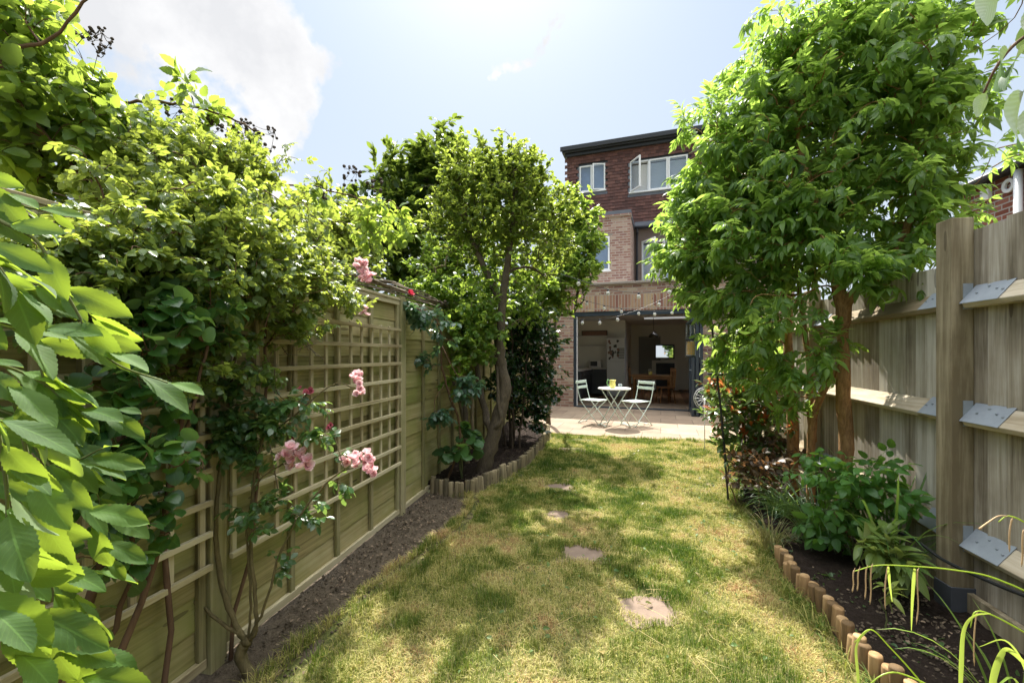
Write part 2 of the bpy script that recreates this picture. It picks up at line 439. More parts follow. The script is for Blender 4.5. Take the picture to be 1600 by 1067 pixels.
# lawn base
def m_lawn():
    t = NT('lawn_base'); v = t.coord()
    a = t.noise(v, 2.2, 5, .65); b = t.noise(v, 45, 5, .7)
    col = t.ramp(t.math('ADD', t.math('MULTIPLY', a, .6), t.math('MULTIPLY', b, .4)), [(.35, (.05, .075, .015)), (.5, (.12, .125, .04)), (.62, (.26, .2, .1)), (.75, (.36, .27, .15))])
    return t.done(t.bsdf(col, .95, 0, t.bump(b, .8, .02), .15))
grid_ground('lawn', m_lawn(), LAWN, .04, lambda x, y: .004+.012*vnoise(x, y, .3, 8)-.012*(polydist(x, y, LAWN) < .04))

# patio
def m_patio():
    t = NT('patio_stone'); v = t.mapping(t.coord(), (1, 1, 1), rot=(0, 0, radians(7.6)))
    br = t.N('ShaderNodeTexBrick'); br.inputs['Scale'].default_value = 1.0; t.L(v, br.inputs[0])
    br.inputs['Brick Width'].default_value = .6; br.inputs['Row Height'].default_value = .6; br.inputs['Mortar Size'].default_value = .006; br.offset = .5
    br.inputs['Color1'].default_value = (.27, .205, .15, 1); br.inputs['Color2'].default_value = (.36, .285, .21, 1); br.inputs['Mortar'].default_value = (.14, .11, .08, 1)
    n = t.noise(v, 3, 7, .7); n2 = t.noise(v, 50, 4, .7)
    col = t.mix(.6, br.outputs[0], t.ramp(n, [(.3, (.42, .37, .32)), (.7, (.95, .92, .86))]), 'MULTIPLY')
    return t.done(t.bsdf(col, .85, 0, t.bump(t.math('ADD', n2, t.math('MULTIPLY', br.outputs['Fac'], -2.)), .35, .004), .3))
pp = [PAT_L[:2]-pe*1.0, PAT_R[:2]+pe*2.0]
q = QB(); nrm2 = np.array([-pe[1], pe[0]])
far = [pp[1]+nrm2*5.2, pp[0]+nrm2*5.2]
ring = [pp[0], pp[1], far[0], far[1]]
q.raw([[*p, .018] for p in ring]+[[*p, -.06] for p in ring], [[0, 1, 2, 3], [0, 4, 5, 1], [1, 5, 6, 2], [2, 6, 7, 3], [3, 7, 4, 0]])
q.build('patio', m_patio(), kind='structure')

# stepping stones
STONE = m_plain('sandstone', (.19, .14, .105), .9, 0, .35, 12, .5, .2)
step_src = [((1012, 956), .31, .27, .3, 'buff stepping stone nearest the camera, with a leaf on it'), ((910, 868), .36, .27, .1, 'second nearest stepping stone, half grown over by lawn'),
            ((872, 806), .28, .2, .6, 'small pale stepping stone third from the camera'), ((872, 764), .36, .26, .2, 'stepping stone beside the log edged bed, fourth from the camera'),
            ((897, 703), .4, .3, .4, 'stepping stone in the shade before the patio'), ((912, 689), .4, .24, .1, 'farthest stepping stone, touching the patio edge')]
for i, ((px, py), w, d, r, lab) in enumerate(step_src):
    g = G(px, py); n = 22; rr = np.random.default_rng(i+3)
    poly = []
    for k in range(n):
        a = 2*pi*k/n; R = .5/max(abs(cos(a)), abs(sin(a)))**.75*(1+.30*(rr.random()-.5))
        poly.append((R*w*cos(a), R*d*sin(a)))
    q = QB(); q.prism([tuple(p) for p in (np.array(poly)@rot_z(r)[:2, :2].T)], -.03, 0.022, .5)
    q.build('stepping_stone', STONE, loc=(0,0,0), label=lab, cat='stepping stone', group='stepping stones set in the lawn').location = (g[0], g[1], -.010)

# ------------------------------------------------------------------ log edging
LOGM = m_wood('log_wood', [(.3, (.12, .075, .035)), (.5, (.27, .165, .075)), (.75, (.42, .28, .14))], 'Z', False, rough=.8, grain=18)
LOGM2 = m_wood('log_wood_weathered', [(.3, (.09, .075, .045)), (.5, (.2, .16, .09)), (.75, (.33, .27, .16))], 'Z', False, rough=.85, grain=18)
def edging(pts, lab, h, mat, r=.027, lean=.0):
    pts = smooth_path([(p[0], p[1], 0) for p in pts], 6)
    s = np.concatenate([[0], np.cumsum(np.linalg.norm(np.diff(pts, axis=0), axis=1))])
    n = min(98, int(s[-1]/(2*r*.97))); step = s[-1]/n
    root = thing('log_edging', lab, 'garden edging', tuple(pts[0]))
    srcs = []
    for k in range(4):
        q = QB(); q.lathe((0, 0, 0), [(r, -.08), (r, h*.5), (r*.985, h-.006), (r*.9, h), (.0004, h+.001)], 12, k/4+.1)
        srcs.append(q)
    mes = [s_.mesh('log', mat, (0, 0, 0), True) for s_ in srcs]
    for i in range(n):
        a = (i+.5)*step
        p = [np.interp(a, s, pts[:, c]) for c in (0, 1)]
        o = bpy.data.objects.new('log', mes[rnd.randrange(4)]); COL.objects.link(o); o.parent = root
        o.location = (p[0]-pts[0][0], p[1]-pts[0][1], rnd.uniform(-.022, .012)); o.rotation_euler = (rnd.uniform(-.09, .09)+lean, rnd.uniform(-.09, .09)-lean, rnd.random()*6)
        o.scale = (1, 1, 1)
    # wire that strings the logs together
    return root
edging(LE, 'weathered log roll edging curving round the tree bed', .15, LOGM2)
edging(RE[3:-1]+[tuple(np.array(RE[-2])+e*1.6)], 'tan log roll edging along the border below the plank fence', .15, LOGM, .025)

# ------------------------------------------------------------------ left lap fence with trellis
LAP = m_wood('lap_board', [(.2, (.16, .125, .05)), (.5, (.33, .275, .12)), (.85, (.48, .42, .23))], 'Y', True, (.19, .225, .045), .8, 60, .15)
BAT = m_wood('batten_wood', [(.3, (.16, .13, .065)), (.5, (.28, .235, .12)), (.75, (.40, .35, .2))], 'Z', True, (.17, .18, .06), .8, 40, .2)
RAILM = m_wood('rail_wood', [(.3, (.24, .19, .10)), (.5, (.38, .32, .18)), (.75, (.52, .46, .30))], 'Y', False, None, .8, 40, .25)
LX = -1.69
UPR = m_wood('upright_wood', [(.3, (.22, .175, .095)), (.5, (.36, .30, .17)), (.75, (.50, .44, .28))], 'Z', False, None, .8, 40, .25)
lposts = [-2.05, -.22, 1.61, 3.44, 5.27, 7.1, 8.93, 10.75]
fence = thing('lap_fence', 'mossy brown lap panel fence behind the trellis and roses', 'fence', (LX, 1.6, 0))
def lap_panel(y0, y1):
    q = QB(); n = 12; h = 1.74/n
    for k in range(n):
        z0 = .05+k*h; w = rnd.uniform(-.004, .004)
        # lapped board, lower edge proud; wavy edge
        ny = 14; V = []; F = []; T = rnd.random()
        for i in range(ny+1):
            y = y0+(y1-y0)*i/ny; wv = .003*sin(y*3+k*2.1)+.0015*sin(y*11+k)
            V += [[LX+.011, y, z0+wv], [LX+.003, y, z0+h+.010], [LX-.004, y, z0+h+.010], [LX+.005, y, z0+wv]]
        for i in range(ny):
            for c in range(4):
                c2 = (c+1) % 4
                F.append([i*4+c, i*4+c2, (i+1)*4+c2, (i+1)*4+c])
        q.raw(V, F, None, T)
    pan = q.build('fence_panel', LAP, fence)
    b = QB()
    for y in np.linspace(y0+.02, y1-.02, 5): b.bb(LX+.012, LX+.034, y-.018, y+.018, .06, 1.79)
    b.build('batten', BAT, pan, bevel=.003)
    r = QB(); r.bb(LX+.0125, LX+.037, y0+.002, y1-.002, .02, .062); r.build('bottom_rail', RAILM, pan, bevel=.003)
    r = QB(); r.bb(LX+.0125, LX+.037, y0+.002, y1-.002, 1.78, 1.822); r.bb(LX-.03, LX+.045, y0, y1, 1.82, 1.84); r.build('top_rail', RAILM, pan, bevel=.003)
for i in range(len(lposts)-1):
    lap_panel(lposts[i]+.045, lposts[i+1]-.045)
for y in lposts[1:]:
    q = QB(); q.bb(LX-.04, LX+.05, y-.042, y+.042, -.1, 1.86)
    q.build('post', BAT, fence, bevel=.004)
for y0, y1, lab in ((1.66, 3.36, 'square lattice trellis on the fence behind the pink roses'), (-.16, 1.56, 'square lattice trellis behind the large leaved branch, closer to the camera')):
    root = thing('trellis', lab, 'trellis', (LX+.04, y0, .45), group='trellis panels fixed on the lap fence')
    q = QB(); zs = np.arange(.46, 1.7, .139)
    for z in zs: q.beam((LX+.062, y0, z), (LX+.062, y1, z+rnd.uniform(-.004, .004)), .02, .024)
    q.build('trellis_rail', RAILM, root, bevel=.002)
    q = QB()
    for y in np.linspace(y0+.03, y1-.03, 13): q.beam((LX+.045, y+rnd.uniform(-.004, .004), .45), (LX+.045, y+rnd.uniform(-.004, .004), zs[-1]+.02), .014, .024, (0, 1, 0))
    q.build('trellis_upright', UPR, root, bevel=.002)

# ------------------------------------------------------------------ right featheredge fence
FE = m_wood('feather_board', [(.22, (.14, .115, .08)), (.42, (.28, .24, .18)), (.6, (.42, .38, .31)), (.85, (.60, .56, .48))], 'Z', True, None, .85, 34, .5)
FP = m_wood('fence_post_wood', [(.3, (.17, .135, .08)), (.5, (.30, .25, .16)), (.75, (.44, .38, .26))], 'Z', True, None, .85, 22)
FR = m_wood('fence_rail_wood', [(.3, (.22, .17, .10)), (.5, (.38, .31, .21)), (.75, (.55, .48, .36))], 'Y', True, None, .85, 22)
GALV = m_plain('galvanised_steel', (.25, .28, .31), .65, .0, .25, 14, .15)
PLAS = m_plain('dark_boot', (.06, .065, .075), .6, 0, .2, 20, .1)
rp = [(1.79, -2.9), (1.79, -1.05), (1.79, .80), (1.80, 2.64), (1.93, 4.46), (2.2, 6.26), (2.62, 8.02), (3.1, 9.75)]
rfence = thing('plank_fence', 'weathered vertical plank fence with steel rail brackets', 'fence', (rp[3][0], rp[3][1], 0))
for i in range(len(rp)-1):
    a = np.array([*rp[i], 0.]); b = np.array([*rp[i+1], 0.]); d = (b-a)/np.linalg.norm(b-a); n = np.array([d[1], -d[0], 0])   # n away from the garden
    L = np.linalg.norm(b-a); ang = atan2(d[1], d[0]); R = rot_z(ang)
    q = QB(); s = .0; k = 0
    ph = 2.0 if i < 3 else 1.86
    while s < L:
        w = .1; V = []; hh = ph+rnd.uniform(-.012, .012)
        c = a+d*s+n*.075
        for z in (.16, hh):
            for (u, v_) in ((0, 0), (w+.014, -.011), (w+.014, -.024), (0, -.006)):
                p = c+d*u+n*v_; V.append([p[0], p[1], z])
        q.raw(V, [[0, 1, 2, 3], [4, 7, 6, 5], [0, 4, 5, 1], [1, 5, 6, 2], [2, 6, 7, 3], [3, 7, 4, 0]], None, rnd.random()); s += w; k += 1
    pan = q.build('board_panel', FE, rfence)
    for z in (.50, 1.07, 1.66):
        q = QB(); zz = z-(.06 if z < .6 else 0)
        p0 = a+d*.06+n*.0; p1 = b-d*.06
        # triangular arris rail, sloping upper face
        V = []
        for p in (p0, p1):
            for (u, h) in ((-.012, -.035), (.054, .045), (.054, -.06)):
                V.append([*(p+n*u)[:2], zz+h])
            V.append([*(p+n*.0)[:2], zz-.06])
        q.raw(V, [[0, 1, 5, 4], [1, 2, 6, 5], [2, 3, 7, 6], [3, 0, 4, 7], [0, 3, 2, 1], [4, 5, 6, 7]], None, rnd.random())
        q.build('rail', FR, rfence, bevel=.004)
        for (p, sg) in ((a, 1), (b, -1)):
            if not (0 < p[1] < 5): continue
            q = QB(); e0 = p+d*sg*.053; e1 = p+d*sg*.27
            V = []
            for r_ in (e0, e1 if sg > 0 else e1):
                for (u, h) in ((-.017, -.038), (.056, .052)): V.append([*(r_+n*u)[:2], zz+h])
            V2 = [[x[0], x[1], x[2]+.003] for x in V]
            q.raw(V+V2, [[0, 1, 3, 2], [4, 6, 7, 5], [0, 2, 6, 4], [1, 5, 7, 3], [0, 4, 5, 1], [2, 3, 7, 6]], None, .5)
            q.box(e0+n*.022+np.array([0, 0, zz+.0]), (.003, .042, .13), R, .5)
            for (uu, hh) in ((.06, .0), (.16, .01), (.2, -.0), (.1, .03)):
                f_ = (hh+.045)/.09*.073-.017
                pz = p+d*sg*(.053+uu)+n*(f_*.9); q.box(np.array([pz[0], pz[1], zz+.004+(-.038+(f_*.9+.017)/.073*.09)]), (.009, .009, .006), None, .0)
            q.build('bracket', GALV, rfence)
    q = QB(); m_ = (a+b)/2+n*.03
    q.box((m_[0], m_[1], .085), (L-.11, .03, .17), R); q.build('gravel_board', FP, rfence, bevel=.003)
for i, (x, y) in enumerate(rp[1:]):
    q = QB(); h = 2.06 if i < 3 else 1.95
    q.box((x, y, h/2+.07), (.1, .1, h-.14), rot_z(.03)); 
    po = q.build('post', FP, rfence, bevel=.004)
    q = QB(); q.box((x, y, .09), (.112, .112, .2), rot_z(.03)); q.build('post_boot', PLAS, po, bevel=.003)
# black cable clipped along the bottom of the fence
BLK = m_plain('black_rubber', (.015, .015, .017), .5, 0, .2, 20, .1)
pts = [(1.70, 3.5, .30), (1.69, 3.1, .31), (1.70, 2.78, .35), (1.69, 2.55, .34), (1.70, 2.3, .36), (1.71, 2.0, .40), (1.71, 1.7, .40), (1.71, 1.2, .39), (1.71, .3, .41)]
q = QB(); q.tube(smooth_path(pts, 5), .008, 8); q.build('garden_cable', BLK, label='black cable clipped along the foot of the plank fence', cat='cable', smooth=True)
# ------------------------------------------------------------------ the house
HA = radians(-7.6); H0 = np.array([-.646, 11.19, 0.0])
HX = np.array([cos(HA), sin(HA), 0]); HY = np.array([-sin(HA), cos(HA), 0])
def HP(px, py, hy):
    o = np.array([0, 0, EYE]); d = P(px, py, 1.0)-o
    k = (hy-np.dot(o-H0, HY))/np.dot(d, HY); p = o+d*k-H0
    return np.dot(p, HX), p[2]
def H2W(x, y, z): return H0+HX*x+HY*y+np.array([0, 0, z])

def m_brick(name, cols, mortar, bw=.225, rh=.075, ms=.011, dark=None, rot=None, patch=.35):
    t = NT(name); co = t.coord(); sep = t.N('ShaderNodeSeparateXYZ'); t.L(co, sep.inputs[0])
    u = t.math('ADD', sep.outputs[0], sep.outputs[1])
    cb = t.N('ShaderNodeCombineXYZ')
    if rot: t.L(sep.outputs[2], cb.inputs[0]); t.L(u, cb.inputs[1])
    else: t.L(u, cb.inputs[0]); t.L(sep.outputs[2], cb.inputs[1])
    v = cb.outputs[0]
    br = t.N('ShaderNodeTexBrick'); br.inputs['Scale'].default_value = 1.0; t.L(v, br.inputs[0]); br.offset = 0 if rot else .5
    br.inputs['Brick Width'].default_value = bw; br.inputs['Row Height'].default_value = rh; br.inputs['Mortar Size'].default_value = ms; br.inputs['Mortar Smooth'].default_value = .2
    br.inputs['Color1'].default_value = (0, 0, 0, 1); br.inputs['Color2'].default_value = (1, 1, 1, 1); br.inputs['Mortar'].default_value = (.5, .5, .5, 1)
    bs = t.N('ShaderNodeSeparateColor'); t.L(br.outputs[0], bs.inputs[0])
    n = t.noise(v, 2.2, 5, .6); n3 = t.noise(v, 60, 3, .7)
    f = t.math('ADD', bs.outputs[0], t.math('MULTIPLY', t.math('SUBTRACT', n, .5), patch))
    k = len(cols); col = t.ramp(f, [(i/k, c) for i, c in enumerate(cols)], 'CONSTANT')
    col = t.mix(.5, col, t.ramp(n3, [(.3, (.55, .52, .5)), (.7, (1, 1, 1))]), 'MULTIPLY')
    col = t.mix(br.outputs['Fac'], col, mortar)
    h = t.math('ADD', t.math('MULTIPLY', br.outputs['Fac'], -1.5), t.math('MULTIPLY', n3, .4))
    return t.done(t.bsdf(col, .9, 0, t.bump(h, .6, .006), .2))
BR = m_brick('stock_brick', [(.27, .15, .115), (.35, .22, .165), (.40, .29, .20), (.31, .18, .14), (.47, .38, .28), (.24, .13, .105), (.38, .26, .20)], (.36, .31, .26))
BR1 = m_brick('pink_brick', [(.30, .155, .12), (.36, .21, .165), (.29, .155, .13), (.46, .33, .26), (.33, .18, .14), (.40, .26, .21)], (.40, .35, .30))
BRS = m_brick('soldier_brick', [(.30, .16, .115), (.42, .28, .18), (.35, .2, .14), (.48, .36, .22), (.27, .13, .1)], (.36, .31, .26), .5, .075, .010, rot=1)
WHITE = m_plain('white_frame', (.8, .8, .8), .35, 0, .03, 5, .02)
ANTH = m_plain('anthracite_frame', (.028, .04, .055), .35, .0, .15, 5, .05)
BLACK = m_plain('black_paint', (.02, .021, .024), .45, 0, .15, 9, .1)
LEAD = m_plain('lead_flashing', (.13, .14, .165), .55, .1, .25, 6, .3)
COPE = m_plain('coping_stone', (.27, .235, .2), .9, 0, .3, 9, .5)
PLASTER = m_plain('wall_plaster', (.80, .78, .72), .9, 0, .06, 2, .1)
RENDER = m_plain('brown_render', (.20, .155, .13), .9, 0, .15, 9, .3)
def m_glass(name='window_glass', tint=(.85, .9, .95)):
    t = NT(name); tr = t.N('ShaderNodeBsdfTransparent'); tr.inputs[0].default_value = (*tint, 1)
    gl = t.N('ShaderNodeBsdfGlossy'); gl.inputs['Roughness'].default_value = .02; gl.inputs[0].default_value = (1, 1, 1, 1)
    fr = t.N('ShaderNodeLayerWeight'); fr.inputs[0].default_value = .5
    f = t.math('ADD', t.math('MULTIPLY', t.math('POWER', fr.outputs['Facing'], 4.0), .7), .07, clamp=True)
    mx = t.N('ShaderNodeMixShader'); t.L(f, mx.inputs[0]); t.L(tr.outputs[0], mx.inputs[1]); t.L(gl.outputs[0], mx.inputs[2])
    return t.done(mx.outputs[0])
GLASS = m_glass()
house = thing('terraced_house', 'brick terraced house with tile hung dormer and open kitchen doors', 'house', tuple(H0), HA)
hb = dict(parent=house, off=(0, 0, 0))
w_open = HP(1098, 600, 0)[0]; z_open = HP(893, 488, 0)[1]; z_sold = HP(893, 464, 0)[1]; z_par = HP(960, 441, 0)[1]
zc = z_open+.05
LW, RW = -1.25, 4.9
q = QB(); q.bb(LW, -.002, 0, .3, -.05, z_open); q.bb(w_open+.002, RW, 0, .3, -.05, z_open); q.bb(LW, RW, 0, .3, z_sold, z_par-.06)
q.build('extension_wall', BR, **hb)
q = QB(); q.bb(LW, RW, -.003, .297, z_open, z_sold); q.build('soldier_lintel', BRS, **hb)
q = QB()
x = LW-.03
while x < RW: q.bb(x, min(x+.598, RW+.03), -.05, .34, z_par-.059, z_par, .5); x += .6
q.build('coping', COPE, bevel=.006, **hb)
# extension roof with a rooflight opening
sx0, sz0 = HP(1006, 498, 3.0); sx1 = sx0+1.5; sy0, sy1 = 2.85, 3.65
q = QB()
for (x0, x1, y0, y1) in ((LW, sx0, .3, 7), (sx1, RW, .3, 7), (sx0, sx1, .3, sy0), (sx0, sx1, sy1, 7)): q.bb(x0, x1, y0, y1, zc, zc+.3, .5)
q.build('ceiling', PLASTER, **hb)
# room shell
kx = HP(977, 560, 3.75)[0]
q = QB(); q.bb(-.75, -.6, .301, 7, 0, zc-.001, .5); q.bb(-.599, kx, 3.75, 3.9, 0, zc-.001, .5); q.bb(kx-.12, kx, 3.9005, 7, 0, zc-.002, .5); q.bb(kx+.001, RW, 6.6, 6.75, 0, zc-.002, .5); q.bb(RW-.2, RW, .301, 6.599, 0, zc-.003, .5)
q.bb(w_open+.35, w_open+.36, .301, .302, 0, .1, .5)
q.build('room_wall', PLASTER, **hb)
q = QB(); q.bb(kx+.3, kx+1.1, 6.55, 6.6, 0, 2.05, .5)
q.build('inner_door', m_plain('painted_door', (.26, .26, .25), .6, 0, .05, 3, .05), **hb)
FLOORM = m_wood('oak_floor', [(.3, (.12, .055, .03)), (.5, (.22, .11, .055)), (.75, (.33, .18, .09))], 'Y', False, None, .4, 14)
q = QB(); x = -.6
while x < RW-.2: q.bb(x+.001, x+.139, .0, 6.6, -.03, .012); x += .14
q.build('wood_floor', FLOORM, **hb)
# door frame and sill
q = QB(); q.bb(0, .075, .02, .12, .0, z_open); q.bb(w_open-.075, w_open, .02, .12, 0, z_open); q.bb(.076, w_open-.076, .02, .12, z_open-.11, z_open); q.bb(0.076, w_open-.076, -.03, .12, .013, .045)
q.build('door_frame', ANTH, bevel=.004, **hb)
q = QB(); q.bb(.076, .092, .03, .11, .046, z_open-.111); q.build('door_jamb_trim', WHITE, **hb)
# folded door leaves standing out from the right jamb
for k in range(3):
    q = QB(); x = w_open-.10-k*.085; y0, y1, z0, z1 = -.92, -.02, .03, z_open-.12; th = .03
    q.bb(x-th, x+th, y0, y0+.07, z0, z1); q.bb(x-th, x+th, y1-.07, y1, z0, z1); q.bb(x-th, x+th, y0+.0705, y1-.0705, z0, z0+.09); q.bb(x-th, x+th, y0+.0705, y1-.0705, z1-.08, z1)
    d = q.build('folding_door', ANTH, bevel=.003, **hb)
    q = QB(); q.bb(x-.004, x+.004, y0+.07, y1-.07, z0+.09, z1-.08, .5); q.build('pane', GLASS, parent=d, off=(0, 0, 0))
    if k == 2:
        q = QB(); q.tube([(x-.06, y0+.035, 1.02), (x-.06, y0+.16, 1.02)], .009, 8); q.tube([(x-.03, y0+.035, 1.02), (x-.06, y0+.035, 1.02)], .009, 8); q.build('handle', GALV, parent=d, off=(0, 0, 0))

# ---- first floor outrigger
oy = 2.2; ox1, ozt = HP(985, 336, oy); ox0 = LW-.35; dy = 4.0
def wall_with_hole(q, x0, x1, z0, z1, y0, y1, holes):
    """holes: sorted, non overlapping in x"""
    cur = x0
    for (a, b, c, d) in holes:
        q.bb(cur, a, y0, y1, z0, z1, .5); q.bb(a, b, y0, y1, z0, c, .5); q.bb(a, b, y0, y1, d, z1, .5); cur = b
    q.bb(cur, x1, y0, y1, z0, z1, .5)
SHUT = m_plain('shutter_paint', (.86, .86, .87), .5, 0, .03, 5, .03)
BACKING = m_plain('pane_backing', (.30, .35, .43), .8, 0, .05, 3, 0)
def window(hole, y, ncas=2, opened=None, shutters=False, ang=.5, label=None):
    x0, x1, z0, z1 = hole
    q = QB(); f = .05
    q.bb(x0, x0+f, y+.03, y+.1, z0, z1); q.bb(x1-f, x1, y+.03, y+.1, z0, z1); q.bb(x0+f+.0005, x1-f-.0005, y+.031, y+.099, z0, z0+f); q.bb(x0+f+.0005, x1-f-.0005, y+.031, y+.099, z1-f, z1)
    cw = (x1-x0)/ncas
    for k in range(1, ncas): q.bb(x0+cw*k-.02, x0+cw*k+.02, y+.03, y+.098, z0+f+.0005, z1-f-.0005)
    q.bb(x0-.03, x1+.03, y-.06, y+.029, z0-.03, z0+.012)
    win = q.build('window', WHITE, bevel=.003, **hb)
    if label: win['label'] = label
    for k in range(ncas):
        a, b = x0+cw*k+.012, x0+cw*(k+1)-.012; c, d = z0+.02, z1-.02
        hinge = a if k == 0 else b; sg = 1 if k == 0 else -1
        g = (ang if opened is not None and k in opened else 0)*-sg
        R = rot_z(g); q = QB(); s = .045
        def pc(xa, xb, za, zb, yy0, yy1, qq, T=.5):
            c_ = np.array([(xa+xb)/2-hinge, (yy0+yy1)/2, 0]); c_ = R@c_
            qq.box((c_[0]+hinge, c_[1]+y+.012, (za+zb)/2), (xb-xa, yy1-yy0, zb-za), R, T)
        pc(a, a+s, c, d, -.02, .03, q); pc(b-s, b, c, d, -.02, .03, q); pc(a+s, b-s, c, c+s, -.019, .029, q); pc(a+s, b-s, d-s, d, -.019, .029, q)
        q.build('casement', WHITE, parent=win, off=(0, 0, 0), bevel=.003)
        q = QB(); pc(a+s, b-s, c+s, d-s, .002, .008, q); q.build('pane', GLASS, parent=win, off=(0, 0, 0))
        if shutters:
            q = QB(); yb = y+.13; nl = int((d-c-.08)/.05)
            q.bb(a, a+.035, yb, yb+.03, c, d); q.bb(b-.035, b, yb, yb+.03, c, d); q.bb(a+.036, b-.036, yb, yb+.03, c, c+.04); q.bb(a+.036, b-.036, yb, yb+.03, d-.04, d)
            for i in range(nl): q.box(((a+b)/2, yb+.015, c+.06+i*.05), (b-a-.072, .055, .007), rot_x(-.75), .5)
            q.build('louvred_shutter', SHUT, parent=win, off=(0, 0, 0))
    if not shutters:
        q = QB(); q.bb(x0+.01, x1-.01, y+.12, y+.125, z0+.01, z1-.01, .5); q.build('pane_backing', BACKING, parent=win, off=(0, 0, 0))  # flat blue-grey sheet just behind the panes
    else:
        q = QB(); q.bb(x0-.1, x1+.1, y+.55, y+.56, z0-.1, z1+.1, .5); q.build('dark_room_backing', BLACK, parent=win, off=(0, 0, 0))  # black sheet standing in for the unlit room behind the shutters
    return win
wx0, wz0 = HP(900, 426, oy); wx1, wz1 = HP(953, 368, oy)
h1 = (wx0-.15, wx1, wz0, wz1)
q = QB(); wall_with_hole(q, ox0, ox1, zc+.31, ozt, oy, oy+.25, [h1]); q.bb(ox1-.25, ox1-.0005, oy+.2505, dy, zc+.31, ozt, .5); q.bb(ox0, ox0+.25, oy+.2505, dy, zc+.31, ozt, .5)
q.build('upper_brick_wall', BR1, **hb)
window(h1, oy, 2)
q = QB(); q.bb(h1[0]-.08, h1[1]+.08, oy-.004, oy+.02, h1[3]+.001, h1[3]+.06, .5); q.build('window_head', COPE, **hb)
q = QB(); q.bb(ox0-.02, ox1+.03, oy-.05, oy+.27, ozt+.001, ozt+.05, .5); q.build('brick_coping', BR1, **hb)
q = QB(); q.bb(ox0-.03, ox1+.02, oy+.0, oy+1.79, ozt+.0515, ozt+.17, .5); q.build('lead_roof', LEAD, **hb)
# ---- main wall and dormer
gx0, gz0 = HP(1000, 436, dy); gx1, gz1 = HP(1060, 372, dy)
ez = HP(1000, 352, dy)[1]; h2 = (gx0+.05, gx1+.25, gz0-.15, gz1)
q = QB(); wall_with_hole(q, ox1-.3, RW, zc+.31, ez-.1, dy, dy+.25, [h2]); q.build('rendered_wall', RENDER, **hb)
window(h2, dy, 2, [0], True, .9)
q = QB(); q.bb(ox1+.03, RW+.1, dy-.22, dy+.1, ez-.085, ez+.05, .5)
q.build('lead_apron', LEAD, **hb)
q = QB(); q.tube([(ox1+.05, dy-.2, ez-.13), (RW, dy-.2, ez-.13)], .055, 10); q.tube(smooth_path([(ox1+.12, dy-.2, ez-.13), (ox1+.12, dy-.17, ez-.3), (ox1+.1, dy-.06, ez-.42), (ox1+.1, dy-.06, zc+.31)], 4), .04, 10)
q.build('gutter', BLACK, smooth=True, **hb)
dx0, dz1 = HP(886, 243, dy); dzt = dz1
dx1 = RW+.6
a0, c0 = HP(905, 302, dy); a1, d0_ = HP(946, 254, dy)
b0, e0 = HP(984, 302, dy); b1, f0 = HP(1075, 240, dy)
hA, hB = (a0, a1, c0, d0_), (b0, b1, e0, f0)
q = QB(); wall_with_hole(q, dx0+.02, dx1, ez-.09, dzt, dy+.02, dy+.2, [hA, hB]); q.bb(dx0+.02, dx0+.2, dy+.201, 9.5, ez+.3, dzt, .5); q.bb(dx1-.2, dx1, dy+.201, 9.5, 0, dzt, .5); q.bb(ox0, ox0+.2, dy+.3, 9.5, 0, 5.6, .5); q.bb(ox0, dx1, 9.5, 9.7, 0, dzt, .5)
q.build('dormer_wall', BLACK, **hb)
def m_tile():
    t = NT('clay_tile'); a = t.attr(); n = t.noise(t.coord(), 22, 4, .7)
    col = t.ramp(t.math('ADD', t.math('MULTIPLY', a, .7), t.math('MULTIPLY', n, .3)), [(.1, (.07, .032, .026)), (.5, (.115, .05, .04)), (.9, (.17, .078, .06))])
    return t.done(t.bsdf(col, .7, 0, t.bump(n, .3, .003), .35))
TILE = m_tile()
q = QB(); gauge = .105; z = ez+.02; row = 0
def tile_ok(x, z, hs):
    return not any(h[0]-.06 < x < h[1]+.06 and h[2]-.1 < z+.05 < h[3]+.03 for h in hs)
while z < dzt-.02:
    x = dx0-.08*(row % 2); 
    while x < dx1:
        if tile_ok(x+.08, z, (hA, hB)) and not (x < ox1 and z < ozt+.12):
            q.box((x+.082, dy-.006+rnd.uniform(-.003, .003), z+.055+rnd.uniform(-.003, .003)), (.158, .012, .125), rot_x(-.13), rnd.random())
        x += .165
    z += gauge; row += 1
z = ez+.3; row = 0
while z < dzt-.02:
    y = dy+.02+.08*(row % 2)
    while y < 9.4: q.box((dx0+.008, y+.08, z+.055), (.012, .158, .125), rot_y(-.13), rnd.random()); y += .165
    z += gauge; row += 1
q.build('tile_hanging', TILE, **hb)
window(hA, dy, 2, [1], False, .28); window(hB, dy, 3, [0], True, .95)
q = QB()
for h in (hA, hB):
    q.bb(h[0]-.06, h[1]+.06, dy-.012, dy+.019, h[2]-.14, h[2]-.031, .5); q.bb(h[0]-.05, h[0]-.001, dy-.01, dy+.019, h[2]-.03, h[3], .5)
q.build('window_flashing', LEAD, **hb)
q = QB(); q.bb(dx0-.14, dx1+.1, dy-.2, 9.9, dzt+.001, dzt+.17, .5); q.bb(dx0-.19, dx1+.1, dy-.27, dy-.201, dzt+.05, dzt+.2, .5); q.bb(dx0-.06, dx1, dy-.1, dy+.0, dzt-.1, dzt+.0, .5)
q.build('flat_roof', BLACK, bevel=.01, **hb)

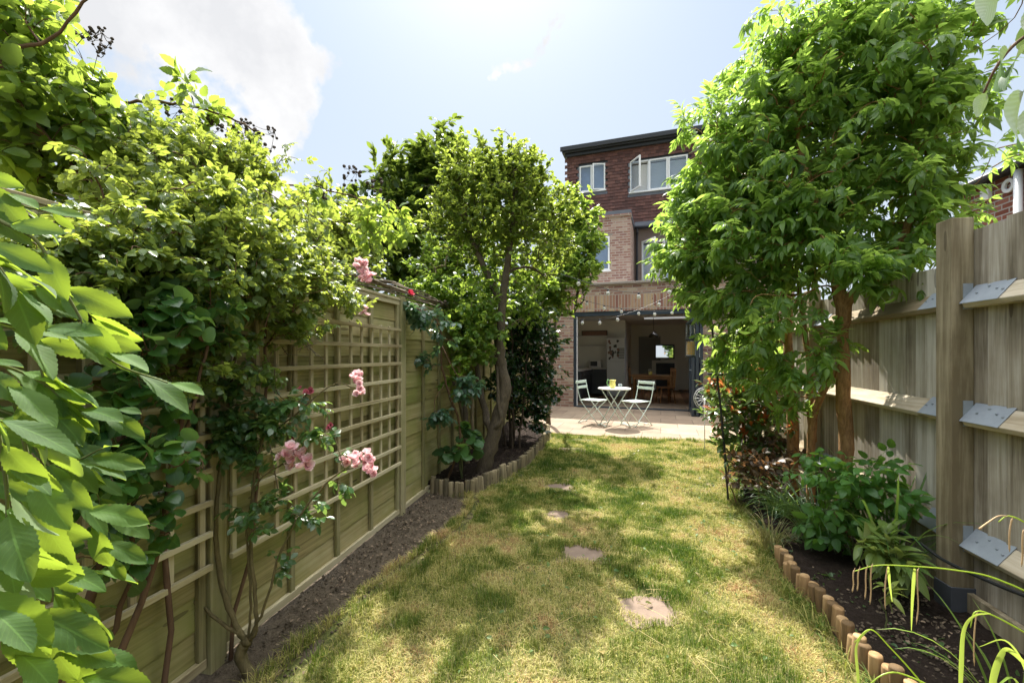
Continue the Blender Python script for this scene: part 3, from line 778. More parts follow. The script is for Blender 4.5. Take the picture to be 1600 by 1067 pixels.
# ------------------------------------------------------------------ kitchen and dining room contents
def HT(name, label, cat, x, y, z=0, rz=0, group=None):
    return thing(name, label, cat, tuple(H2W(x, y, z)), HA+rz, group)
NO = dict(off=(0, 0, 0))
CAB = m_plain('cabinet_paint', (.04, .045, .05), .5, 0, .1, 3, .05)
SHELFW = m_plain('shelf_white', (.62, .61, .58), .6, 0, .04, 3, .05)
FRW = m_plain('fridge_enamel', (.62, .64, .65), .35, 0, .05, 2, .03)
fx0 = HP(948, 600, 3.1)[0]; fx1 = HP(976, 600, 3.1)[0]; fw = fx1-fx0
r = HT('kitchen_cabinet', 'dark kitchen base cabinets under a pale worktop', 'kitchen cabinet', -.6, 3.1)
q = QB(); q.bb(0, fx0+.59, 0, .6, .1, .88); q.bb(0, .6, -2.0, -.001, .1, .88); q.build('carcass', CAB, parent=r, **NO)
q = QB(); q.bb(0, fx0+.59, -.02, .6, .881, .92); q.bb(0, .62, -2.0, -.021, .881, .92); q.build('worktop', SHELFW, parent=r, bevel=.004, **NO)
for k in range(3):
    q = QB(); x0 = .63+k*.0; q.bb(.601, .619, -1.95+k*.63, -1.35+k*.63, .13, .86); d = q.build('door', CAB, parent=r, bevel=.003, **NO)
    q = QB(); q.tube([(.65, -1.75+k*.63, .78), (.65, -1.6+k*.63, .78)], .009, 8); q.build('handle', GALV, parent=d, **NO)
r = HT('fridge_freezer', 'pale fridge freezer covered in small photos on its upper door', 'fridge', fx0, 3.1)
zt = HP(960, 528, 3.1)[1]; zm = HP(960, 565, 3.1)[1]
q = QB(); q.bb(0, fw, .03, .6, .02, zt); q.build('body', FRW, parent=r, bevel=.006, **NO)
q = QB(); q.bb(.003, fw-.003, -.02, .029, zm+.005, zt-.005); up = q.build('upper_door', FRW, parent=r, bevel=.006, **NO)
q = QB(); q.bb(.003, fw-.003, -.02, .029, .05, zm-.005); q.build('lower_door', FRW, parent=r, bevel=.006, **NO)
q = QB(); q2 = QB()
for i in range(34):
    w, h = rnd.uniform(.03, .07), rnd.uniform(.04, .09); x = rnd.uniform(.03, fw*.62); z = rnd.uniform(zm+.06, zt-.12)
    (q if i % 3 else q2).bb(x, x+w, -.0225-i*.0001, -.0205, z, z+h, rnd.random())
for i in range(6):
    for j in range(7): q.bb(fw*.66+i*.031, fw*.66+i*.031+.022, -.0225, -.0205, zm+.1+j*.05, zm+.135+j*.05, .5)
q.build('photo', m_plain('photo_print', (.05, .05, .05), .5, 0, .6, 30, 0), parent=up, label='dark photo prints in a grid', **NO)
q2.build('postcard', m_plain('postcard', (.22, .12, .09), .5, 0, .6, 30, 0), parent=up, **NO)
q = QB(); q.bb(0, .35, 0, .3, 0, .05); q.box((.16, .15, .07), (.28, .2, .035), rot_z(.1), .3); q.build('serving_tray', BLACK, loc=tuple(H2W(fx0+.15, 3.25, zt+.001)), off=None, label='black tray lying on top of the fridge', cat='tray').rotation_euler.z = HA
r = HT('wall_shelf', 'white wall shelves with yellow books above the microwave', 'shelf', -.6, 3.5)
s1 = HP(930, 525.5, 3.5)[1]; s2 = HP(930, 540.5, 3.5)[1]
q = QB(); q.bb(0, fx0+.55, 0, .249, s1, s1+.03, .5); q.build('shelf_board', SHELFW, parent=r, **NO)
q = QB(); q.bb(0, fx0+.55, 0, .249, s2, s2+.03, .5); q.build('shelf_board', SHELFW, parent=r, **NO)
bx = HP(921, 540, 3.5)[0]
bc_ = {'yellow': m_plain('book_yellow', (.62, .45, .06), .6, 0, .1, 5, 0), 'olive': m_plain('book_olive', (.30, .28, .08), .6, 0, .1, 5, 0), 'navy': m_plain('book_navy', (.05, .06, .12), .6, 0, .1, 5, 0)}
for i in range(9):
    kind = 'yellow' if i < 6 and i != 2 else ('olive' if i == 2 else 'navy')
    q = QB(); hh = .19+.02*(i % 3); q.bb(0, .032, .0, .15, 0, hh); q.bb(.0, .032, -.002, -.0001, hh*.8, hh*.86, .9)
    lab = {'yellow': 'yellow spined book leaning among its row on the kitchen shelf', 'olive': 'olive green book leaning between the yellow books', 'navy': 'dark navy book at the upright end of the shelf row'}[kind]
    o = q.build('book', bc_[kind], loc=tuple(H2W(bx+.05+i*.046, 3.54, s2+.034)), off=(0, 0, 0), label=lab, cat='book', group='books on the kitchen shelf' if kind != 'olive' else None)
    o.location = tuple(H2W(bx+.05+i*.046, 3.54, s2+.034)); o.rotation_euler = (0, .55 if i < 6 else .05, HA)
px0, pz1 = HP(909, 517, 3.72); px1_, pz0 = HP(949, 525, 3.72)
r = HT('framed_picture', 'long framed pinkish picture above the kitchen shelves', 'picture', px0, 3.70, pz0)
q = QB(); w, h = px1_-px0, pz1-pz0; q.bb(0, w, 0, .045, 0, .02); q.bb(0, w, 0, .045, h-.02, h); q.bb(0, .02, 0, .045, .0205, h-.0205); q.bb(w-.02, w, 0, .045, .0205, h-.0205); q.build('frame', BLACK, parent=r, **NO)
q = QB(); q.bb(.02, w-.02, .02, .04, .02, h-.02); q.build('print', m_plain('print', (.30, .17, .13), .6, 0, .4, 6, 0), parent=r, **NO)
mx0, mz = HP(921, 567, 3.2); mx1 = HP(939, 567, 3.2)[0]
r = HT('microwave', 'white microwave on the worktop beside the fridge', 'microwave', mx0, 3.2, .922)
q = QB(); w = mx1-mx0; q.bb(0, w, 0, .36, .01, .25); q.build('body', SHELFW, parent=r, bevel=.006, **NO)
q = QB(); q.bb(.03, w*.68, -.006, -.0005, .05, .21); q.build('door_window', BLACK, parent=r, **NO)
# mirror, fireplace
q = QB(); my = 6.5
ax, az1 = HP(1025, 540, my); bx_, az0 = HP(1052, 558.5, my)
r = HT('wall_mirror', 'rectangular mirror reflecting the garden on the far dining room wall', 'mirror', ax, my, az0)
w, h = bx_-ax, az1-az0
q.bb(0, w, .0, .02, 0, h, .5); t = NT('mirror_glass'); q.build('mirror_glass', t.done(t.bsdf((.9, .9, .9), .02, 1.0)), parent=r, **NO)
q = QB(); q.bb(-.04, 0, -.01, .03, -.04, h+.04); q.bb(w, w+.04, -.01, .03, -.04, h+.04); q.bb(0, w, -.01, .03, -.04, 0); q.bb(0, w, -.01, .03, h, h+.04)
q.build('frame', BLACK, parent=r, bevel=.004, **NO)
fx, fz1 = HP(1025, 567, 6.4); fxx, fz0 = HP(1054, 600, 6.4)
q = QB(); q.bb(fx-.15, fxx+.15, 6.35, 6.599, 0, fz1+.1); q.build('chimney_breast', PLASTER, **hb)
q = QB(); q.bb(fx, fxx, 6.32, 6.349, 0, fz1); q.build('fireplace', BLACK, **hb)
# dining furniture
OAK = m_wood('dining_oak', [(.3, (.16, .07, .025)), (.5, (.30, .14, .055)), (.75, (.42, .22, .1))], 'X', False, None, .4, 12)
tx, _ = HP(1018, 600, 2.5)
r = HT('dining_table', 'wooden dining table inside the open doors', 'table', tx, 2.5)
q = QB(); q.bb(-.58, .58, -.4, .4, .72, .75); q.build('tabletop', OAK, parent=r, bevel=.005, **NO)
q = QB(); q.bb(-.52, .52, -.34, .34, .63, .719); q.build('apron', OAK, parent=r, **NO)
for sx in (-1, 1):
    for sy in (-1, 1):
        q = QB(); q.lathe((sx*.48, sy*.3, 0), [(.001, 0), (.022, .0), (.028, .2), (.035, .5), (.03, .6), (.035, .719)], 10); q.build('leg', OAK, parent=r, smooth=True, **NO)
def dchair(x, y, rz, lab):
    r = HT('dining_chair', lab, 'chair', x, y, 0, rz, 'wooden chairs round the dining table')
    q = QB(); q.bb(-.2, .2, -.2, .2, .43, .46); q.build('seat', OAK, parent=r, bevel=.01, **NO)
    q = QB(); q.box((-.21, 0, .93), (.025, .4, .09), None)
    for k in range(-2, 3): q.tube([(-.19, k*.07, .455), (-.21, k*.075, .89)], .009, 6)
    q.tube([(-.19, .18, .455), (-.215, .19, .92)], .014, 6); q.tube([(-.19, -.18, .455), (-.215, -.19, .92)], .014, 6); q.build('backrest', OAK, parent=r, **NO)
    for sx in (-1, 1):
        for sy in (-1, 1):
            q = QB(); q.tube([(sx*.16, sy*.16, .43), (sx*.21, sy*.19, 0)], [.018, .013], 8); q.build('leg', OAK, parent=r, **NO)
    q = QB(); q.tube([(-.18, -.17, .2), (-.18, .17, .2)], .009, 6); q.tube([(.18, -.17, .2), (.18, .17, .2)], .009, 6); q.tube([(0, -.18, .23), (0, .18, .23)], .009, 6); q.build('stretcher', OAK, parent=r, **NO)
dchair(HP(1040, 600, 1.6)[0], 1.75, pi+.3, 'wooden dining chair at the near right corner of the indoor table')
dchair(HP(994, 600, 3.0)[0]+.02, 2.75, .2, 'wooden dining chair at the left end of the indoor table')
YEL = m_plain('yellow_ceramic', (.75, .62, .12), .35, 0, .05, 5, 0)
r = HT('flower_pot', 'small yellow pot with white flowers on the dining table', 'plant pot', tx-.03, 2.45, .751)
q = QB(); q.bb(-.05, .05, -.05, .05, 0, .1); q.build('pot', YEL, parent=r, bevel=.006, **NO)
q = QB()
for k in range(14):
    a = rnd.random()*6.28; rr = rnd.uniform(.01, .06); q.lathe((rr*cos(a), rr*sin(a), .12+rnd.uniform(0, .06)), [(.001, -.014), (.014, 0), (.001, .012)], 6)
q.build('flowers', SHELFW, parent=r, **NO)
r = HT('pendant_lamp', 'dark pendant lamp hanging over the dining table', 'lamp', tx+.05, 3.0, zc)
q = QB(); q.tube([(0, 0, 0), (0, 0, -.45)], .006, 6); q.build('cord', BLACK, parent=r, **NO)
q = QB(); q.lathe((0, 0, -.62), [(.16, 0), (.15, .06), (.08, .14), (.02, .18), (.02, .2)], 20); q.build('lamp_shade', m_glass('smoke_glass', (.35, .33, .3)), parent=r, smooth=True, **NO)

# ------------------------------------------------------------------ neighbour to the right
nb = thing('neighbour_house', 'red brick neighbouring house with white downpipe beyond the plank fence', 'house', (5.5, 5, 0))
NBR = m_brick('red_brick', [(.22, .075, .05), (.30, .11, .075), (.26, .09, .06), (.34, .14, .1)], (.38, .33, .3))
q = QB(); q.bb(5.5, 9.5, 2.2, 7.95, 0, 3.82, .5); q.build('wall', NBR, nb)
q = QB(); q.bb(5.33, 9.6, 2.0, 8.1, 3.821, 3.87, .5)
V = [[5.33, 2.0, 3.871], [5.33, 8.1, 3.871], [7.5, 8.1, 4.5], [7.5, 2.0, 4.5], [9.6, 2.0, 3.871], [9.6, 8.1, 3.871]]
q.raw(V, [[0, 3, 2, 1], [3, 4, 5, 2]], None, .5); q.build('roof', BLACK, nb)
q = QB(); q.tube([(5.36, 2.0, 3.86), (5.36, 8.1, 3.86)], .05, 8); q.build('gutter', BLACK, nb)
g = on_x(1591, 300, 5.43)
q = QB(); q.tube([(5.43, g[1], .1), (5.43, g[1], 3.8)], .045, 12); q.build('downpipe', WHITE, nb, smooth=True)
g = on_x(1514, 350, 5.43)
q = QB(); q.tube([(5.43, g[1], .1), (5.43, g[1], 3.0)], .03, 12); q.build('downpipe', WHITE, nb, smooth=True)
g = on_x(1577, 290, 5.48); q = QB()
q.lathe((5.49, g[1], g[2]), [(.05, 0), (.095, 0), (.095, .03), (.05, .03), (.05, 0)], 20, .5, rot_y(-pi/2)); q.build('vent_ring', WHITE, nb, smooth=False)
g = on_x(1542, 305, 5.48); q = QB(); q.box((5.47, g[1], g[2]), (.06, .14, .16), None, .5); q.build('alarm_box', WHITE, nb, bevel=.01)

# ------------------------------------------------------------------ bistro set
MINT = m_plain('mint_enamel', (.56, .66, .60), .38, 0, .05, 20, .05)
WTOP = m_plain('white_enamel', (.78, .80, .77), .35, 0, .04, 20, .03)
tp = P(960, 666, 8.08)
r = thing('bistro_table', 'round white folding bistro table on the patio', 'table', (tp[0], tp[1], .018), YAW+.12)
q = QB(); q.lathe((0, 0, .695), [(.0005, 0), (.296, 0), (.302, .006), (.302, .02), (.296, .024), (.0005, .024)], 48); q.build('tabletop', WTOP, parent=r, smooth=False, bevel=0, **NO)
for sg in (1, -1):
    q = QB(); yy = .19 if sg > 0 else .16
    for s2_ in (-1, 1): q.tube([(-.19*sg, yy*s2_, .69), (.24*sg, yy*s2_, .0)], .0095, 8)
    q.tube([(.225*sg, -yy, .03), (.225*sg, yy, .03)], .008, 8); q.tube([(-.19*sg, -yy, .688), (-.19*sg, yy, .688)], .008, 8)
    q.build('leg', MINT, parent=r, smooth=True, **NO)
def bistro_chair(g, ang, lab):
    r = thing('bistro_chair', lab, 'chair', (g[0], g[1], .018), ang, 'folding bistro chairs on the patio')
    for s_ in (-1, 1):
        q = QB(); y = .19*s_
        q.tube(smooth_path([(-.27, y, .83), (-.235, y, .66), (-.19, y, .5), (-.12, y, .38), (.22, y, .0)], 4), .0085, 8); q.build('back_leg', MINT, parent=r, smooth=True, **NO)
        q = QB(); y = .165*s_; q.tube([(.2, y, .45), (-.25, y, .0)], .0085, 8); q.build('front_leg', MINT, parent=r, smooth=True, **NO)
    for z, x in ((.80, -.272), (.70, -.247)):
        q = QB(); q.box((x, 0, z), (.012, .42, .055), rot_y(.15), .5); q.build('back_slat', MINT, parent=r, bevel=.003, **NO)
    q = QB()
    for k in range(6): q.box((-.165+k*.072, 0, .458), (.056, .37, .012), None, .5)
    q.build('seat', MINT, parent=r, bevel=.003, **NO)
    q = QB(); q.tube([(.2, -.165, .45), (.2, .165, .45)], .008, 6); q.tube([(-.19, -.19, .455), (-.19, .19, .455)], .008, 6); q.tube([(-.23, -.165, .02), (-.23, .165, .02)], .007, 6); q.tube([(.2, -.19, .02), (.2, .19, .02)], .007, 6)
    q.build('seat_frame', MINT, parent=r, smooth=True, **NO)
c1 = P(927, 660, 8.45); c2 = P(994, 666, 8.2)
bistro_chair(c1, YAW-radians(38), 'mint folding chair left of the bistro table, its back to the kitchen cabinets')
bistro_chair(c2, YAW+pi+radians(30), 'mint folding chair right of the bistro table, nearer the folded doors')
# jug and glass
jp = P(957, 611, 8.02)
r = thing('jug', 'yellow jug with a green handle on the bistro table', 'jug', (jp[0], jp[1], .739), YAW)
q = QB(); q.lathe((0, 0, 0), [(.001, 0), (.045, 0), (.052, .02), (.058, .06), (.052, .1), (.045, .125), (.052, .15), (.048, .15), (.04, .125), (.046, .1), (.05, .06), (.04, .012), (.001, .01)], 24); q.lathe((.045, 0, .128), [(.001, -.02), (.016, .0), (.022, .022), (.018, .022), (.001, -.01)], 10)
q.build('jug_body', m_plain('lemon_glaze', (.80, .70, .20), .3, 0, .06, 18, 0), parent=r, smooth=True, **NO)
q = QB(); q.tube(smooth_path([(-.045, 0, .135), (-.085, 0, .15), (-.1, 0, .11), (-.085, 0, .06), (-.052, 0, .045)], 5), .009, 8); q.build('handle', m_plain('green_glaze', (.16, .38, .12), .3, 0, .06, 18, 0), parent=r, smooth=True, **NO)
gp = P(969, 611, 7.98)
q = QB(); q.lathe((0, 0, 0), [(.001, 0), (.03, 0), (.034, .08), (.031, .08), (.028, .006), (.001, .006)], 20)
o = q.build('drinking_glass', m_glass('tumbler_glass', (.8, .85, .85)), loc=(0, 0, 0), off=(0, 0, 0), label='clear tumbler beside the yellow jug', cat='glass', smooth=True); o.location = (gp[0], gp[1], .739)

# ------------------------------------------------------------------ string lights
def m_bulb():
    t = NT('bulb_glass'); tr = t.N('ShaderNodeBsdfTransparent'); tr.inputs[0].default_value = (.85, .87, .85, 1)
    b = t.bsdf((.75, .74, .7), .08, 0, None, .8); mx = t.N('ShaderNodeMixShader'); mx.inputs[0].default_value = .55
    t.L(tr.outputs[0], mx.inputs[1]); t.L(b, mx.inputs[2]); return t.done(mx.outputs[0])
BULB = m_bulb()
q = QB(); q.lathe((0, 0, -.055), [(.001, -.027), (.015, -.023), (.026, -.008), (.027, .004), (.02, .02), (.011, .03)], 14, .5); bulb_me = q.mesh('bulb', BULB, (0, 0, 0), True)
q = QB(); q.lathe((0, 0, -.028), [(.011, 0), (.013, .002), (.013, .022), (.005, .03)], 10, .5); cap_me = q.mesh('lamp_holder', BLACK, (0, 0, 0), True)
strands = [([(862, 424), (904, 437), (950, 452), (998, 457), (1046, 450), (1092, 430)], [1, 2, 3, 4], 5.6, 'festoon light string highest across the brick parapet'),
           ([(890, 458), (917, 470), (944, 477), (971, 482), (998, 485), (1023, 486), (1050, 484), (1088, 468)], [1, 2, 3, 4, 5, 6], 7.2, 'festoon light string crossing the top of the door frame'),
           ([(880, 497), (910, 499), (937, 499), (965, 494), (1000, 483), (1030, 470), (1060, 455)], [1, 2, 3, 5], 6.6, 'festoon light string hanging lowest in front of the open kitchen')]
for pts, ids, dep, lab in strands:
    W_ = [P(x, y, dep) for x, y in pts]; r = thing('string_lights', lab, 'string lights', tuple(W_[0]), group='bulb strings across the patio')
    q = QB(); q.tube(smooth_path(W_, 6), .0035, 6); q.build('cable', BLACK, r, smooth=True)
    for i in ids:
        o = bpy.data.objects.new('bulb', bulb_me); COL.objects.link(o); o.parent = r; o.location = tuple(W_[i]-W_[0])
        c = bpy.data.objects.new('lamp_holder', cap_me); COL.objects.link(c); c.parent = o

# ------------------------------------------------------------------ bird feeder on a pole
DP = 4.0; base = G(1139, 787)
r = thing('feeder_pole', 'slim black feeder pole with a small dish standing in the border', 'feeder pole', tuple(base))
q = QB(); q.tube(smooth_path([base-np.array([0, 0, .05]), P(1128, 660, DP), P(1113, 515, DP), P(1108, 450, DP), P(1099, 424, DP), P(1087, 424, DP), P(1080, 440, DP), P(1082, 452, DP)], 6), .009, 8); q.build('pole', BLACK, r, smooth=True)
q = QB(); d_ = P(1121, 586, DP); q.lathe(tuple(d_), [(.02, 0), (.085, .0), (.09, .018), (.084, .018), (.08, .006), (.02, .006)], 20); q.build('dish', BLACK, r, smooth=True)
ft = P(1079, 503, DP); s = DP/FPX
r = thing('bird_feeder', 'tube bird feeder with orange seed hanging in front of the folded doors', 'bird feeder', tuple(P(1079, 558, DP)))
q = QB(); q.lathe(tuple(P(1079, 558, DP)), [(.001, 0), (.042, .0), (.046, .01), (.03, .02)], 18); q.lathe(tuple(P(1079, 531, DP)), [(.042, -.012), (.047, 0), (.042, .012)], 18); q.lathe(tuple(P(1079, 507, DP)), [(.042, 0), (.044, .01), (.03, .025), (.001, .032)], 18)
q.tube([P(1079, 504, DP), P(1080.5, 470, DP), P(1082, 452, DP)], .002, 5); q.build('cap', BLACK, r, smooth=True)
q = QB(); q.lathe(tuple(P(1079, 558, DP)), [(.034, .02), (.034, .145)], 18); q.build('seed', m_plain('seed', (.55, .33, .09), .8, 0, .5, 60, .5), r, smooth=True)
q = QB(); q.lathe(tuple(P(1079, 531, DP)), [(.037, .0), (.037, .14)], 18); q.build('tube', m_glass('feeder_tube', (.7, .72, .7)), r, smooth=True)
q = QB()
for k in range(10):
    a = k*2*pi/10; b0_ = P(1079, 558, DP); q.tube([b0_+np.array([.041*cos(a), .041*sin(a), .01]), b0_+np.array([.041*cos(a), .041*sin(a), .30])], .0012, 4)
for k in range(12): q.lathe(tuple(b0_+np.array([0, 0, .02+k*.025])), [(.0405, 0), (.0425, .001), (.0405, .002)], 16)
q.build('wire_cage', GALV, r)
# white wire wheel ornament
wc = P(1101, 622, 6.0); r = thing('wire_wheel', 'white wire spoked wheel ornament leaning by the folded doors', 'ornament', tuple(wc-np.array([0, 0, .75])))
q = QB(); a = np.linspace(0, 2*pi, 29); ca_, sa_ = cos(YAW), sin(YAW)
for rad in (.15, .125): q.tube([wc+rad*np.array([cos(t_)*ca_, cos(t_)*sa_, sin(t_)]) for t_ in a], .004, 6, cap=False)
for k in range(14):
    t_ = k*2*pi/14; q.tube([wc, wc+.14*np.array([cos(t_)*ca_, cos(t_)*sa_, sin(t_)])], .0022, 4)
q.tube([wc, wc-np.array([0, 0, .75])], .006, 6); q.build('wire_frame', WHITE, r, smooth=True)
# ------------------------------------------------------------------ leaf templates (verts, uv, quads), base at origin, +Y along the leaf
def leaf_tpl(Wd=.5, n=5, a=.6, b=.9, fold=.25, curl=.25, serr=0.0, cols=1, pet=0.0, wave=0.0, twist=0.0, seed=0):
    r_ = np.random.default_rng(seed+5); V = []; U = []; F = []
    tt = np.linspace(0, 1, n+1); pk = (a/(a+b))**a*(b/(a+b))**b
    us = np.linspace(-1, 1, 2*cols+1); ph = r_.random()*6
    for i, t in enumerate(tt):
        w = Wd/2*max((t**a)*((1-t)**b)/pk, .012)
        if serr and 0 < i < n: w *= (1+serr*(1 if i % 2 else -1))
        for u in us:
            x = u*w; z = fold*abs(x)-curl*t*t+wave*sin(t*9+ph+u*2)*abs(u)*.5
            x2 = x*cos(twist*t)-z*0*sin(twist*t); z2 = z+x*sin(twist*t)
            V.append([x2, pet+t*(1-pet), z2]); U.append([u/2+.5, t])
    k = 2*cols+1
    for i in range(n):
        for j in range(2*cols): F.append([i*k+j, i*k+j+1, (i+1)*k+j+1, (i+1)*k+j])
    if pet:
        m0 = len(V); V += [[-.012, 0, .0], [.012, 0, .0], [.012, pet*1.02, 0], [-.012, pet*1.02, 0]]; U += [[.5, 0]]*4; F.append([m0, m0+1, m0+2, m0+3])
    return np.array(V), np.array(U), np.array(F)
def compound(leaflet, pairs, L=1.0, s=.42, spread=1.1, droop=.25, term=1.1, start=.35, seed=0, jig=.15):
    """pinnate leaf"""
    r_ = np.random.default_rng(seed); V = []; U = []; F = []; n0 = 0
    LV, LU, LF = leaflet
    def put(p, ang, sc, tilt):
        nonlocal n0
        c, s_ = cos(ang), sin(ang); X = np.array([c, -s_, 0]); Y = np.array([s_, c, -tilt]); Y /= np.linalg.norm(Y); Z = np.cross(X, Y)
        V.append((LV[:, :1]*X+LV[:, 1:2]*Y+LV[:, 2:]*Z)*sc+p); U.append(LU); F.append(LF+n0); n0 += len(LV)
    pts = []
    for i in range(pairs+1):
        t = start+(1-start)*i/pairs*.9; p = np.array([0, t*L*.62, -droop*t*t*.6])
        if i < pairs:
            for sg in (-1, 1): put(p, sg*spread*(1-.25*i/pairs)+r_.uniform(-jig, jig), s*(1+.12*i)*r_.uniform(.88, 1.05), .25+droop*.6+r_.uniform(-.1, .2))
        else: put(p, r_.uniform(-.15, .15), s*term*(1+.1*pairs), .3+droop+r_.uniform(-.1, .2))
    # rachis
    y = np.array([0, .3, .62])*L; q = []
    for yy in y:
        zz = -droop*(yy/.62/L)**2*.6*.9; q += [[-.008, yy, zz], [.008, yy, zz]]
    V.append(np.array(q)); U.append(np.full((6, 2), .5)); F.append(np.array([[0, 1, 3, 2], [2, 3, 5, 4]])+n0)
    return np.vstack(V), np.vstack(U), np.vstack(F)

def unit(v): return v/(np.linalg.norm(v, axis=-1, keepdims=True)+1e-9)
def FZ(px, x0=-1.6): return x0/((px-CX)/FPX*CA-SA)
def cblob(px, py, z, rx, ry, rd, w=1.0):
    """crown lobe: centre at a photo pixel and depth, radii from pixels (rd in metres along the view)"""
    return (P(px, py, z), np.array([rx*z/FPX, rd, ry*z/FPX]), w)
VR = np.array([CA, SA, 0]); VF = np.array([-SA, CA, 0])
def sample_blobs(blobs, n, g, pw=2.4):
    w = np.array([b[2]*np.prod(b[1])**(2/3) for b in blobs]); w /= w.sum()
    idx = g.choice(len(blobs), n, p=w); d = unit(g.normal(size=(n, 3))); r = g.random(n)**(1/pw)
    r = np.where(g.random(n) < .07, g.uniform(1.05, 1.4, n), r)
    C = np.array([b[0] for b in blobs])[idx]; R = np.array([b[1] for b in blobs])[idx]
    l = d*r[:, None]*R
    p = C+l[:, :1]*VR+l[:, 1:2]*VF+l[:, 2:]*np.array([0, 0, 1])
    out = unit((l/R**2)@np.stack([VR, VF, [0, 0, 1]]))
    return p, out
def grow(limbs, att, g, sag=.15, minr=.0018, maxr=.03, up=.3, k=5, reach=1e9, pen=.35):
    """limbs: list of (points, radii). att: attractor points sorted outward. Returns (branch QB, twig chains)"""
    q = QB(); nodes = []
    for pts, rads in limbs:
        q.tube(pts, rads, 8 if max(rads) < .05 else 12, cap=True); nodes.append(np.asarray(pts))
    N = np.vstack(nodes); par = [-1]*len(N); cnt = [0]*len(N)
    base = N.mean(0)
    order = np.argsort(np.linalg.norm(att-base, axis=1)); chains = []
    Nl = np.zeros((len(N)+len(att)*k, 3)); Nl[:len(N)] = N; m = len(N); lvl = np.zeros(len(Nl)); segs = []
    for i in order:
        a = att[i]; d = np.linalg.norm(Nl[:m]-a, axis=1)+pen*lvl[:m]*.12+np.maximum(0, Nl[:m, 2]-a[2])*.5
        j = int(np.argmin(d)); s = Nl[j]; L = np.linalg.norm(a-s)
        if L < .02: continue
        t = np.linspace(0, 1, k+1)[1:]
        perp = g.normal(size=3)*.12*L
        pts = s+(a-s)*t[:, None]+(np.sin(pi*t)*1.0)[:, None]*(perp+np.array([0, 0, up*L*.35]))-np.array([0, 0, 1])*(t**2*sag*L*.3)[:, None]
        ids = [j]
        for p in pts: Nl[m] = p; lvl[m] = lvl[j]+1; ids.append(m); m += 1; par.append(ids[-2]); cnt.append(0)
        segs.append(ids)
    cnt = np.zeros(m)
    for ids in segs: cnt[ids[-1]] = 1
    for v in range(m-1, -1, -1):
        if par[v] >= 0: cnt[par[v]] += cnt[v]
    for ids in segs:
        r = np.minimum(minr*np.sqrt(cnt[ids]+.3), maxr); r[-1] = minr*.5
        r[0] = min(r[0], r[1]*1.15)
        pts = Nl[ids]; q.tube(pts, r, 4 if r[1] < .006 else 6, cap=False)
        chains.append(pts)
    return q, chains
def leaves_on(q, chains, tpls, g, per, size, span=.8, updir=.4, out=.8, nrm_up=1.0, rand=.35, droop=0.0, tint=(.2, .8), tipfan=2, extent=None, jit=0.0):
    """leaves placed alternately on the last part of each twig"""
    Ps, Ds, Ns = [], [], []
    for c in chains:
        seg = np.linalg.norm(np.diff(c, axis=0), axis=1); s = np.concatenate([[0], np.cumsum(seg)]); L = s[-1]
        n = max(2, int(per*(1+.4*g.normal()))); lo = L*(1-span) if extent is None else max(0, L-extent)
        ss = np.linspace(lo, L, n)+g.normal(size=n)*.01
        p = np.stack([np.interp(ss, s, c[:, k]) for k in range(3)], 1)
        tdir = unit(c[-1]-c[-2]); a0 = g.random()*6.28; ang = a0+np.arange(n)*2.4+g.normal(size=n)*.3
        x = np.cross(tdir, [0.1, .2, 1.0]); x = unit(x); y = np.cross(tdir, x)
        rad = np.cos(ang)[:, None]*x+np.sin(ang)[:, None]*y
        w = np.linspace(0, 1, n)[:, None]
        d = rad*out*(1-.55*w)+tdir*(.45+.6*w)+np.array([0, 0, updir-droop])+g.normal(size=(n, 3))*rand*.6
        nr = np.array([0, 0, nrm_up])+rad*.25+g.normal(size=(n, 3))*rand
        Ps.append(p+g.normal(size=(n, 3))*jit); Ds.append(d); Ns.append(nr)
    Pn, Dn, Nn = np.vstack(Ps), unit(np.vstack(Ds)), unit(np.vstack(Ns))
    bad = np.abs((Dn*Nn).sum(1)) > .95; Nn[bad] += np.array([.5, .3, 0])
    k = g.integers(0, len(tpls), len(Pn))
    for i, tp_ in enumerate(tpls):
        m = k == i
        if m.any(): q.inst(tp_, Pn[m], Dn[m], Nn[m], size*g.uniform(.6, 1.1, m.sum()), np.clip(g.uniform(*tint, m.sum())+.12*g.normal(size=m.sum()), 0, 1))
    return Pn
def limb(pts, r0, r1, k=5, wob=.01, g=rng):
    p = smooth_path(pts, k); p[1:-1] += g.normal(size=p[1:-1].shape)*wob
    r = np.linspace(r0, r1, len(p))*(1+.06*g.normal(size=len(p)))
    return p, np.maximum(r, r1*.7)
def plant(name, label, cat, base, limbs, blobs, n, tpls, leafm, barkm, per=6, size=.08, seed=1, group=None, crown='crown', trunk='trunk', pw=2.4, **kw):
    g = np.random.default_rng(seed); gk = {k: kw.pop(k) for k in ('sag', 'minr', 'maxr', 'up', 'pen') if k in kw}
    att, _ = sample_blobs(blobs, n, g, pw)
    q, ch = grow(limbs, att, g, **gk)
    r = thing(name, label, cat, tuple(base), group=group)
    q.build(trunk, barkm, r, smooth=True)
    ql = QB(); leaves_on(ql, ch, tpls, g, per, size, **kw)
    ql.build(crown, leafm, r, smooth=True)
    return r, ch, g

BARK_G = m_bark('grey_bark', (.05, .038, .026), (.17, .135, .09), 26, 1)
BARK_O = m_bark('orange_bark', (.12, .06, .025), (.48, .28, .12), 26, 1)
BARK_D = m_bark('dark_bark', (.035, .025, .018), (.11, .08, .055))
BARK_T = m_bark('tan_bark', (.14, .11, .07), (.36, .29, .19), 16, .9)
STEMG = m_bark('green_stem', (.07, .09, .03), (.17, .18, .07), 8, .3)
STEMO = m_bark('olive_stem', (.06, .05, .022), (.19, .15, .07), 20, .6)
STEMR = m_bark('brown_stem', (.07, .04, .025), (.2, .12, .07), 8, .4)

